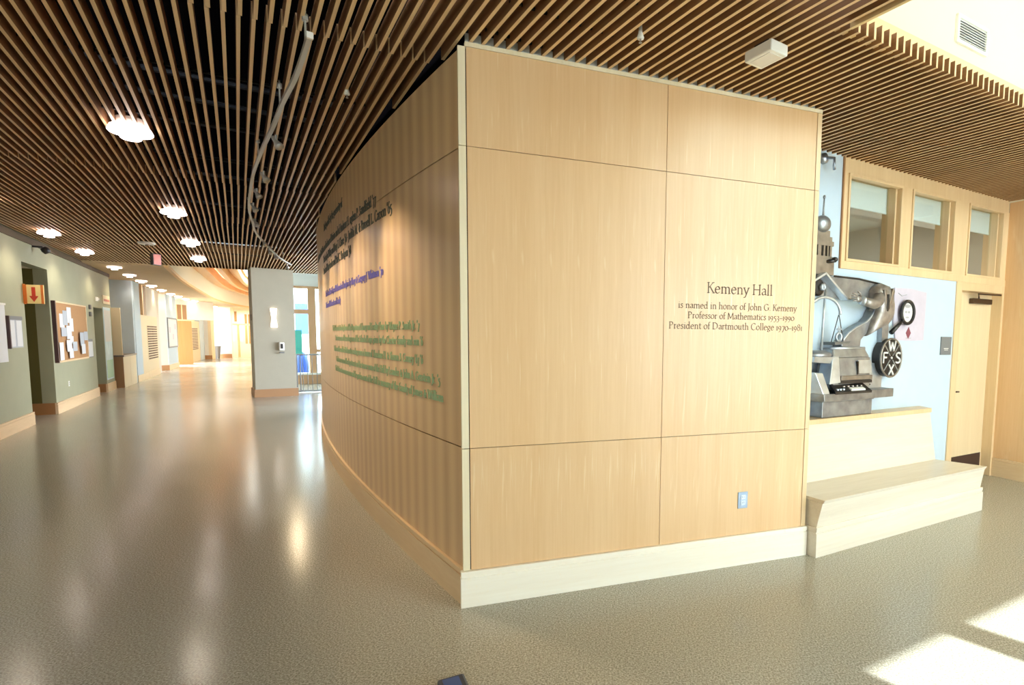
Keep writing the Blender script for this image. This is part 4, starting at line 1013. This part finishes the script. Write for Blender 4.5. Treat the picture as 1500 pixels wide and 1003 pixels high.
mb = MB(); mb.hexa([AL(-3.25, .04, 1.585), AL(-3.25, .17, 1.585), AL(-3.07, .17, 1.595), AL(-3.07, .04, 1.595), AL(-3.27, .04, 1.61), AL(-3.27, .18, 1.61), AL(-3.05, .18, 1.618), AL(-3.05, .04, 1.618)]); part('balance_pan', mb, 'relief_metal')
def ring(c_s, c_z, tt, rs, rz, r, n=22): return [AL(c_s+rs*math.sin(2*PI*i/n), tt, c_z+rz*math.cos(2*PI*i/n)) for i in range(n+1)]
mb = MB(); mb.tube(ring(-3.155, 1.655, .13, .035, .036, 0), .011, 8); part('weight', mb, 'relief_light', smooth=True)
mb = MB(); mb.tube([AL(-3.155, .13, 1.70), AL(-3.155, .13, 1.755)], .008, 6); mb.tube([AL(-3.185, .13, 1.725), AL(-3.125, .13, 1.725)], .008, 6); part('weight', mb, 'relief_light')
# curved desk sheet
desk = [(-2.60, 1.93), (-2.653, 1.85), (-2.72, 1.80), (-2.80, 1.772), (-2.867, 1.748), (-2.97, 1.695), (-3.03, 1.645), (-3.065, 1.60), (-3.067, 1.563), (-2.798, 1.563), (-2.792, 1.633), (-2.75, 1.668), (-2.70, 1.69), (-2.62, 1.73), (-2.56, 1.80)]
mb = MB(); mb.plate(AL, desk, .003, .095); part('desk_sheet', mb, 'relief_metal')
mb = MB(); mb.tube([AL(s, .095, z) for s, z in desk[:9]], .010, 6); part('desk_edge', mb, 'relief_light', smooth=True)
mb = MB(); mb.plate(AL, [(-2.70, 1.69), (-2.60, 1.95), (-2.58, 1.95), (-2.665, 1.70)], .09, .10); part('desk_shadow_slot', mb, 'relief_dark')
# jacket, arm and hand
jk = [(-2.60, 2.13), (-2.527, 2.165), (-2.44, 2.15), (-2.379, 2.084), (-2.345, 1.98), (-2.341, 1.887), (-2.375, 1.82), (-2.43, 1.775), (-2.55, 1.735), (-2.72, 1.668), (-2.665, 1.80), (-2.605, 1.93), (-2.62, 2.03), (-2.63, 2.09)]
cs = sum(p[0] for p in jk)/len(jk); cz = sum(p[1] for p in jk)/len(jk)
rows = []
for k, (sc, tt) in enumerate(((1.0, .04), (1.0, .10), (.93, .135), (.75, .155), (.45, .165), (.05, .168))):
    rows.append([AL(cs+(s-cs)*sc, tt, cz+(z-cz)*sc) for s, z in jk+[jk[0]]])
mb = MB(); mb.grid(rows); part('jacket', mb, 'relief_jacket', smooth=True)
for pts in ([(-2.585, 2.10), (-2.55, 2.10), (-2.52, 1.92), (-2.545, 1.90)], [(-2.45, 2.12), (-2.42, 2.09), (-2.50, 1.90), (-2.515, 1.92)]):
    mb = MB(); mb.plate(AL, pts, .14, .172); part('lapel', mb, 'relief_copper', bevel=0.004)
mb = MB(); mb.plate(AL, [(-2.535, 2.06), (-2.51, 2.06), (-2.50, 1.93), (-2.522, 1.90), (-2.54, 1.93)], .15, .178); part('tie', mb, 'relief_dark', bevel=0.003)
mb = MB(); mb.tube([AL(-2.56, .10, 2.06), AL(-2.63, .14, 1.99), AL(-2.71, .16, 1.962), AL(-2.80, .16, 1.972), AL(-2.875, .155, 1.985)], .058, 12, .036); part('sleeve', mb, 'relief_jacket', smooth=True)
mb = MB(); mb.lathe(AL(-2.868, .156, 1.984), AL.d*-1+Vector((0, 0, .12)), [(.040, 0), (.041, .012), (.037, .03)], 14); part('cuff', mb, 'relief_light', smooth=True)
mb = MB(); mb.ellipsoid(AL(-2.935, .155, 1.998), .042, .017, .030, AL.d, AL.n, 12, 8)
for k, (dz, ln, up) in enumerate(((.022, .075, .030), (.010, .085, .018), (-.003, .078, .004), (-.016, .062, -.008))):
    a = AL(-2.955, .157, 2.0+dz); b = AL(-2.955-ln*.55, .165, 2.003+dz+up*.5); c = AL(-2.955-ln, .157, 2.0+dz+up*.75); mb.tube([a, b, c], .0095, 8, .006)
mb.tube([AL(-2.925, .165, 2.018), AL(-2.945, .175, 2.045), AL(-2.975, .172, 2.062)], .0105, 8, .007)
part('hand', mb, 'relief_jacket', smooth=True)
part('support_bar', MB().box(AL, -2.405, -2.305, .003, .05, 1.60, 1.80), 'relief_metal')
# typewriter
mb = MB(); mb.hexa([AL(-3.255, .003, 1.474), AL(-3.255, .165, 1.474), AL(-2.74, .165, 1.474), AL(-2.74, .003, 1.474), AL(-3.225, .003, 1.556), AL(-3.225, .13, 1.556), AL(-2.775, .13, 1.556), AL(-2.775, .003, 1.556)]); part('carriage', mb, 'relief_metal', bevel=0.012)
mb = MB(); mb.tube([AL(-3.24, .12, 1.556), AL(-2.77, .12, 1.556)], .014, 10); part('platen_roll', mb, 'relief_light', smooth=True)
mb = MB(); mb.hexa([AL(-3.30, .003, 1.20), AL(-3.30, .21, 1.20), AL(-2.765, .19, 1.20), AL(-2.765, .003, 1.20), AL(-3.262, .003, 1.474), AL(-3.262, .165, 1.474), AL(-2.738, .165, 1.474), AL(-2.738, .003, 1.474)]); part('typewriter_body', mb, 'relief_metal', bevel=0.006)
mb = MB(); mb.hexa([AL(-3.385, .10, 1.248), AL(-3.385, .235, 1.248), AL(-3.24, .235, 1.258), AL(-3.24, .10, 1.258), AL(-3.285, .06, 1.484), AL(-3.285, .18, 1.484), AL(-3.205, .18, 1.484), AL(-3.205, .06, 1.484)]); part('side_flare', mb, 'relief_light', bevel=0.004)
mb = MB(); mb.hexa([AL(-2.935, .16, 1.33), AL(-2.935, .196, 1.33), AL(-2.752, .196, 1.33), AL(-2.752, .16, 1.33), AL(-2.935, .16, 1.45), AL(-2.935, .180, 1.45), AL(-2.745, .180, 1.45), AL(-2.745, .16, 1.45)]); part('cover_plate', mb, 'relief_light')
part('slot', MB().box(AL, -2.955, -2.940, .16, .192, 1.32, 1.44), 'relief_dark')
part('type_bar', MB().box(AL, -3.215, -2.775, .18, .222, 1.275, 1.315), 'relief_copper', bevel=0.004); part('type_slot', MB().box(AL, -3.225, -2.77, .18, .215, 1.245, 1.272), 'relief_dark')
mb = MB(); mb.hexa([AL(-3.33, .19, 1.215), AL(-3.39, .30, 1.165), AL(-2.89, .30, 1.165), AL(-2.875, .19, 1.215), AL(-3.33, .19, 1.245), AL(-3.39, .30, 1.185), AL(-2.89, .30, 1.185), AL(-2.875, .19, 1.245)]); part('keyboard', mb, 'relief_dark')
for s in (-3.33, -3.29, -3.25):
    mb = MB(); mb.lathe(AL(s, .272, 1.198), (0, 0, 1), [(.012, 0), (.012, .012)], 10); part('key', mb, 'relief_light')
for s in (-3.20, -3.14, -3.08, -3.02, -2.96):
    mb = MB(); mb.lathe(AL(s, .235, 1.218), (0, 0, 1), [(.014, 0), (.014, .012)], 10); part('key', mb, 'relief_copper')
mb = MB(); mb.hexa([AL(-3.165, .265, 1.202), AL(-3.165, .292, 1.188), AL(-2.972, .292, 1.188), AL(-2.972, .265, 1.202), AL(-3.165, .265, 1.216), AL(-3.165, .292, 1.202), AL(-2.972, .292, 1.202), AL(-2.972, .265, 1.216)]); part('space_bar', mb, 'white_plastic')
part('back_plate', MB().box(AL, -2.77, -2.34, .003, .03, 1.17, 1.41), 'relief_light')
mb = MB(); mb.hexa([AL(-3.545, .003, 1.105), AL(-3.50, .28, 1.105), AL(-2.34, .16, 1.09), AL(-2.34, .003, 1.09), AL(-3.545, .003, 1.17), AL(-3.51, .28, 1.17), AL(-2.34, .16, 1.17), AL(-2.34, .003, 1.17)]); part('tray', mb, 'relief_metal', bevel=0.004)
mb = MB(); mb.hexa([AL(-3.555, .003, 1.17), AL(-3.51, .27, 1.17), AL(-3.42, .27, 1.17), AL(-3.44, .003, 1.17), AL(-3.55, .003, 1.352), AL(-3.55, .21, 1.352), AL(-3.45, .21, 1.345), AL(-3.45, .003, 1.345)]); part('tray_cheek', mb, 'relief_light', bevel=0.005)
mb = MB(); mb.tube(ring(-2.60, 1.245, .04, .045, .04, 0)[3:20], .010, 8); mb.tube([AL(-2.66, .04, 1.205), AL(-2.62, .04, 1.212)], .009, 6); mb.tube([AL(-2.58, .04, 1.212), AL(-2.54, .04, 1.205)], .009, 6); part('ring_ornament', mb, 'relief_dark', smooth=True)
mb = MB(); mb.box(AL, -3.36, -2.655, .003, .15, .944, 1.08); mb.box(AL, -3.372, -2.645, .003, .162, 1.08, 1.102); part('plinth_box', mb, 'relief_metal', bevel=0.004)
# letter disc
DC = (-2.306, 1.461); DRS, DRZ = .168, .186
dsk = [(DC[0]+DRS*math.sin(2*PI*i/36), DC[1]+DRZ*math.cos(2*PI*i/36)) for i in range(36)]
mb = MB(); mb.plate(AL, dsk, .003, .095); dd = part('letter_disc', mb, 'relief_dark')
mb = MB(); mb.tube([AL(s, .095, z) for s, z in dsk+[dsk[0]]], .010, 8); obj('disc_rim', mb, 'relief_copper', dd, smooth=True)
for a in (45, 135, 225, 315):
    c, s_ = math.cos(rad(a)), math.sin(rad(a))
    mb = MB(); mb.plate(AL, bar((DC[0]+.03*s_, DC[1]+.03*c), (DC[0]+DRS*.93*s_, DC[1]+DRZ*.93*c), .007, 0, 0), .093, .101); obj('divider', mb, 'relief_light', dd)
LET = {'F': [((-.3, -.5), (-.3, .5)), ((-.3, .5), (.35, .5)), ((-.3, .05), (.2, .05))], 'W': [((-.55, .5), (-.27, -.5)), ((-.27, -.5), (0, .35)), ((0, .35), (.27, -.5)), ((.27, -.5), (.55, .5))],
       'X': [((-.38, .5), (.38, -.5)), ((.38, .5), (-.38, -.5))], 'S': [((.36, .40), (.12, .5)), ((.12, .5), (-.2, .46)), ((-.2, .46), (-.34, .28)), ((-.34, .28), (-.22, .1)), ((-.22, .1), (.22, -.1)), ((.22, -.1), (.36, -.28)), ((.36, -.28), (.2, -.46)), ((.2, -.46), (-.12, -.5)), ((-.12, -.5), (-.36, -.4))]}
for ch, s, z in (('W', 0, .115), ('S', .105, 0), ('X', 0, -.115), ('F', -.10, .0)):
    mb = MB()
    for p, q in LET[ch]:
        h = .100; mb.plate(AL, bar((DC[0]+s+p[0]*h, DC[1]+z+p[1]*h), (DC[0]+s+q[0]*h, DC[1]+z+q[1]*h), .016, 0, 0), .093, .104)
    obj('letter', mb, 'lens_white', dd)
mb = MB(); mb.lathe(AL(DC[0], .09, DC[1]), AL.n, [(.012, 0), (.012, .014)], 10); obj('disc_boss', mb, 'lens_white', dd)
# lilac sheet with a magnifying glass
mb = MB(); mb.plate(AL, [(-2.182, 2.150), (-1.90, 2.155), (-1.623, 2.128), (-1.628, 1.90), (-1.634, 1.634), (-1.85, 1.628), (-2.12, 1.632), (-2.17, 1.80)], .003, .016); ps = part('printed_sheet', mb, 'poster_lilac')
mb = MB(); mb.plate(AL, [(-1.914, 1.767), (-1.874, 1.707), (-1.914, 1.648), (-1.956, 1.707)], .016, .020); obj('diamond', mb, 'poster_red', ps)
mb = MB(); mb.tube([AL(-1.95, .018, 1.655), AL(-1.87, .018, 1.655)], .003, 6); mb.tube([AL(-2.12, .018, 2.10), AL(-2.06, .018, 2.075), AL(-1.98, .018, 2.09)], .004, 6); obj('scribble', mb, 'lens_grey', ps)
mb = MB(); mb.tube(ring(-1.998, 1.911, .05, .106, .112, 0, 30), .017, 8); part('lens_rim', mb, 'relief_dark', smooth=True)
mb = MB(); mb.plate(AL, [(-1.998+.104*math.sin(2*PI*i/28), 1.911+.11*math.cos(2*PI*i/28)) for i in range(28)], .03, .045); lf = part('lens', mb, 'lens_white')
for s, z, a, b in ((-1.998, 1.975, .05, .018), (-2.02, 1.915, .02, .012), (-1.97, 1.915, .02, .012), (-1.995, 1.862, .03, .01)):
    mb = MB(); mb.plate(AL, [(s+a*math.sin(2*PI*i/12), z+b*math.cos(2*PI*i/12)) for i in range(12)], .045, .047); obj('lens_mark', mb, 'lens_grey', lf)
mb = MB(); mb.tube([AL(-2.075, .05, 1.832), AL(-2.14, .055, 1.79), AL(-2.265, .055, 1.706)], .012, 8, .024); part('lens_handle', mb, 'relief_dark', smooth=True)

# ================================================================== lettering: broad-nib roman strokes
def arc_(cx, cy, rx, ry, a0, a1, n=12): return [(cx+rx*math.cos(rad(a0+(a1-a0)*i/n)), cy+ry*math.sin(rad(a0+(a1-a0)*i/n))) for i in range(n+1)]
XH, CAP, ASC, DES = .45, .70, .75, -.22
def stem(x, y0, y1, top=True, bot=True):
    s = [[(x, y0), (x, y1)]]
    if bot: s.append([(x-.06, y0+.012), (x+.07, y0+.012)])
    if top: s.append([(x-.07, y1-.03), (x, y1-.005)])
    return s
def cstem(x, y0=0, y1=CAP): return [[(x, y0), (x, y1)], [(x-.07, y0+.012), (x+.07, y0+.012)], [(x-.07, y1-.012), (x+.07, y1-.012)]]
def arch(x, w, y=XH): return [arc_(x+w/2, y-.15, w/2, .14, 175, 0)+[(x+w, .0)], [(x+w-.06, .012), (x+w+.07, .012)]]
G = {}
G['K'] = (.60, cstem(.11)+[[(.46, .70), (.13, .34)], [(.22, .43), (.52, .0)], [(.40, .69), (.53, .69)], [(.46, .012), (.60, .012)]])
G['H'] = (.74, cstem(.12)+cstem(.60)+[[(.12, .36), (.60, .36)]])
G['e'] = (.45, [[(.06, .25), (.38, .27)]+arc_(.22, .225, .17, .225, 12, 318, 18)])
G['m'] = (.82, stem(.12, 0, XH)+arch(.12, .28)+arch(.40, .28))
G['n'] = (.54, stem(.12, 0, XH)+arch(.12, .29))
G['y'] = (.46, [[(.05, XH), (.24, .02)], [(.42, XH), (.24, .02), (.14, -.20), (.04, -.2)], [(.0, .44), (.12, .44)], [(.36, .44), (.47, .44)]])
G['a'] = (.43, [arc_(.2, .31, .14, .13, 150, 0)+[(.34, .06), (.41, .02)], [(.34, .25), (.2, .24), (.08, .18), (.07, .08), (.15, .01), (.26, .04), (.34, .12)]])
G['l'] = (.26, stem(.13, 0, ASC)); G['i'] = (.26, stem(.13, 0, XH)+[[(.12, .62), (.15, .62)]])
G['s'] = (.36, [[(.30, .39), (.22, .45), (.11, .43), (.08, .34), (.15, .26), (.26, .20), (.30, .10), (.22, .01), (.11, .0), (.05, .07)]])
G['d'] = (.53, [arc_(.22, .22, .16, .22, 30, 335, 16), [(.39, ASC), (.39, .02), (.48, .02)], [(.32, .72), (.39, .745)]])
G['h'] = (.54, stem(.12, 0, ASC)+arch(.12, .29)); G['o'] = (.49, [arc_(.245, .225, .19, .23, 0, 360, 20)])
G['r'] = (.36, stem(.12, 0, XH)+[[(.12, .30), (.2, .42), (.32, .42)]]); G['f'] = (.30, [[(.13, 0), (.13, .60), (.19, .73), (.32, .72)], [(.03, .42), (.27, .42)], [(.07, .012), (.22, .012)]])
G['J'] = (.30, [[(.17, .70), (.17, .05), (.12, -.13), (.0, -.18)], [(.09, .69), (.25, .69)]])
G['G'] = (.76, [arc_(.38, .35, .31, .36, 45, 325, 20), [(.63, .30), (.63, .06)], [(.53, .30), (.71, .30)]])
G['.'] = (.22, [[(.09, .03), (.12, .03)]]); G[','] = (.2, [[(.1, .03), (.06, -.12)]]); G['·'] = (.3, [[(.13, .25), (.17, .25)]])
G['P'] = (.55, cstem(.12)+[[(.12, .69), (.32, .69), (.45, .60), (.45, .46), (.32, .36), (.14, .35)]])
G['R'] = (.62, G['P'][1]+[[(.28, .36), (.55, .0)]]); G['t'] = (.32, [[(.13, .58), (.13, .08), (.2, .0), (.30, .04)], [(.02, .42), (.29, .42)]])
G['M'] = (.88, [[(.10, 0), (.14, .70)], [(.14, .70), (.43, .08), (.72, .70)], [(.72, .70), (.77, 0)], [(.03, .012), (.18, .012)], [(.69, .012), (.85, .012)]])
G['c'] = (.40, [arc_(.22, .225, .17, .225, 50, 318, 16)]); G['u'] = (.53, [[(.11, XH), (.11, .12), (.2, .0), (.30, .04), (.38, .14)], [(.38, XH), (.38, .03), (.47, .02)], [(.04, .43), (.11, .445)]])
G['g'] = (.46, [arc_(.21, .29, .14, .16, 0, 360, 16), [(.12, .16), (.08, .08), (.2, .03), (.34, .0), (.36, -.12), (.2, -.2), (.06, -.15), (.08, -.04), (.16, .02)], [(.32, .40), (.43, .43)]])
G['C'] = (.68, [arc_(.38, .35, .31, .36, 48, 318, 20)]); G['D'] = (.76, cstem(.12)+[[(.12, .69), (.35, .69), (.56, .58), (.64, .35), (.56, .12), (.35, .01), (.12, .01)]])
G['1'] = (.30, stem(.15, 0, XH, True, True)); G['0'] = (.50, [arc_(.25, .225, .20, .23, 0, 360, 20)])
G['9'] = (.46, [arc_(.21, .29, .16, .165, 0, 360, 16), [(.37, .29), (.33, .05), (.12, -.20)]]); G['5'] = (.42, [[(.35, .44), (.13, .44), (.11, .23), (.26, .22), (.36, .10), (.33, -.10), (.2, -.19), (.05, -.19)]])
G['3'] = (.42, [[(.07, .40), (.19, .46), (.32, .40), (.30, .27), (.16, .18), (.32, .12), (.35, -.04), (.24, -.18), (.05, -.2)]]); G['–'] = (.42, [[(.0, .20), (.42, .20)]]); G['-'] = (.28, [[(.03, .2), (.24, .2)]])
G['7'] = (.42, [[(.05, .44), (.38, .44), (.15, -.2)]]); G['8'] = (.47, [arc_(.235, .53, .14, .15, 0, 360, 16), arc_(.235, .19, .18, .20, 0, 360, 16)]); G['6'] = (.47, [arc_(.235, .2, .18, .21, 0, 360, 16), [(.06, .24), (.14, .5), (.34, .7)]])
G['4'] = (.46, [[(.36, -.2), (.36, .45), (.04, .02), (.45, .02)]]); G['2'] = (.42, [[(.06, .36), (.18, .46), (.33, .38), (.3, .22), (.06, .015), (.38, .015)]])
G['S'] = (.50, [[(.40, .60), (.30, .69), (.15, .67), (.10, .54), (.2, .42), (.34, .32), (.41, .17), (.30, .02), (.16, .0), (.07, .10)]])
G['W'] = (1.0, [[(.05, .70), (.28, 0)], [(.28, 0), (.49, .66)], [(.49, .66), (.72, 0)], [(.72, 0), (.93, .70)], [(.0, .69), (.12, .69)], [(.86, .69), (1.0, .69)]])
G['T'] = (.64, cstem(.32)[:2]+[[(.04, .68), (.60, .68)]]); G['L'] = (.54, cstem(.12)+[[(.12, .015), (.48, .015), (.50, .12)]])
G['B'] = (.58, G['P'][1]+[[(.32, .36), (.48, .26), (.48, .12), (.34, .015), (.12, .015)]]); G['A'] = (.70, [[(.06, 0), (.33, .70)], [(.33, .70), (.62, 0)], [(.17, .26), (.50, .26)], [(0, .012), (.13, .012)], [(.54, .012), (.70, .012)]])
G['E'] = (.56, cstem(.12)+[[(.12, .69), (.47, .69)], [(.12, .36), (.40, .36)], [(.12, .012), (.5, .012)]]); G['F'] = (.52, cstem(.12)+[[(.12, .69), (.47, .69)], [(.12, .36), (.40, .36)]])
G['&'] = (.70, [[(.62, .40), (.50, .14), (.30, .0), (.12, .06), (.10, .2), (.34, .42), (.38, .60), (.28, .70), (.19, .60), (.24, .44), (.60, .0)]]); G["'"] = (.18, [[(.11, .72), (.07, .56)]])
G['v'] = (.46, [[(.05, XH), (.24, .0)], [(.24, .0), (.42, XH)]]); G['w'] = (.70, [[(.05, XH), (.2, 0)], [(.2, 0), (.35, .42)], [(.35, .42), (.50, 0)], [(.50, 0), (.65, XH)]])
G['p'] = (.53, stem(.12, DES, XH)+[arc_(.28, .22, .17, .22, 150, -150, 16)]); G['b'] = (.53, [[(.12, ASC), (.12, .05)], [(.05, .72), (.12, .745)], arc_(.28, .22, .17, .22, 150, -150, 16)]); G['k'] = (.50, stem(.12, 0, ASC)+[[(.38, .44), (.13, .22)], [(.2, .28), (.45, 0)]])
G[' '] = (.26, [])
def hull(P):
    P = sorted(set(P)); 
    def half(Q):
        h = []
        for p in Q:
            while len(h) > 1 and (h[-1][0]-h[-2][0])*(p[1]-h[-2][1])-(h[-1][1]-h[-2][1])*(p[0]-h[-2][0]) <= 0: h.pop()
            h.append(p)
        return h
    a = half(P); b = half(P[::-1]); return a[:-1]+b[:-1]
def width(txt, em): return sum(G.get(c, G['o'])[0] for c in txt)*em
def write(txt, em, place, depth, weight=1.0, step=1):
    """place(x, y, d) maps text metres to the wall; every stroke is a thin raised prism."""
    mb = MB(); x = 0.0; na, nb = .036*weight, .011*weight; ca, sa = math.cos(rad(28)), math.sin(rad(28))
    nib = [(ca*na-sa*nb, sa*na+ca*nb), (-ca*na-sa*nb, -sa*na+ca*nb), (-ca*na+sa*nb, -sa*na-ca*nb), (ca*na+sa*nb, sa*na-ca*nb)]
    for c in txt:
        w, strokes = G.get(c, G['o'])
        for st in strokes:
            if step > 1 and len(st) > 8: st = st[::step]+([st[-1]] if (len(st)-1) % step else [])
            for p, q in zip(st, st[1:]):
                H = hull([(round(a[0]+n[0], 5), round(a[1]+n[1], 5)) for a in (p, q) for n in nib])
                mb.prism([place((x+h[0])*em, h[1]*em, 0.0006) for h in H], [place((x+h[0])*em, h[1]*em, depth) for h in H])
        x += w
    return mb
t = thing('wall_inscription', FW(1.85, 0, 1.69), 'four lines of dark roman lettering naming the hall on the right maple panel', 'inscription')
for txt, x0, x1, z in (('Kemeny Hall', 1.578, 2.112, 1.938), ('is named in honor of John G. Kemeny', 1.362, 2.325, 1.832), ('Professor of Mathematics 1953–1990', 1.436, 2.308, 1.765), ('President of Dartmouth College 1970–1981', 1.296, 2.384, 1.694)):
    em = (x1-x0)/width(txt, 1.0)
    obj('text_line', write(txt, em, lambda x, y, d, x0=x0, z=z: FW(x0+x, d, z+y), 0.0016, 1.12), 'lettering_grey', t, recalc=False)
def donor(name, label, mat, lines):
    t = thing(name, CW(3, 0, lines[-1][3]), label, 'inscription')
    for txt, em, u_end, z in lines:
        wd = width(txt, em)
        obj('text_line', write(txt, em, lambda x, y, d: CW(u_end+wd-x, d, z+y), 0.005, 1.3, 2), mat, t, recalc=False)['kind'] = 'stuff'
donor('donor_inscription', 'raised black lines of names high on the curved wood wall', 'lettering_black', [
    ('Made possible by the generosity of', .118, 3.15, 2.925),
    ('The first floor of the Hall is named in honor of Marian and of Andrew H. Ogden P. Sandfield \'77', .118, 1.72, 2.690),
    ('The family of Wiley and Mary T. Chase \'78 · Judith M. & Russell L. Carson \'65', .118, 1.28, 2.550),
    ('Sarah and Mary Leader and Paul C. Hodgson \'58', .118, 2.75, 2.408)])
donor('donor_inscription', 'raised violet blue lines of names at mid height of the curved wood wall', 'lettering_blue', [
    ('The office of the College of Mathematical Analysis by Mary & Gregory J. Whitman \'70', .094, 1.55, 2.107),
    ('Professor of Mathematics and Family', .094, 3.44, 1.965)])
donor('donor_inscription', 'raised green lines of names low on the curved wood wall', 'lettering_green', [
    ('The Mathematics Reading Room of the Department Library and Faculty Floor by Wayne P. Smith Jr. \'7', .082, .72, 1.672),
    ('Seminar room and the reading room of the School of Logic given by the Chester family and son \'6', .082, .655, 1.562),
    ('Professor office and the Mathematics reading room in honor of Theodore H. & Sharon S. Carney \'67 \'6', .082, .66, 1.438),
    ('Conference room of the department and the terrace room of the Hall by Leander & John A. Gerstein Jr. \'5', .082, .362, 1.321),
    ('The Mathematics common room and the garden court of the Hall in memory of the family of James & William', .082, .312, 1.212)])
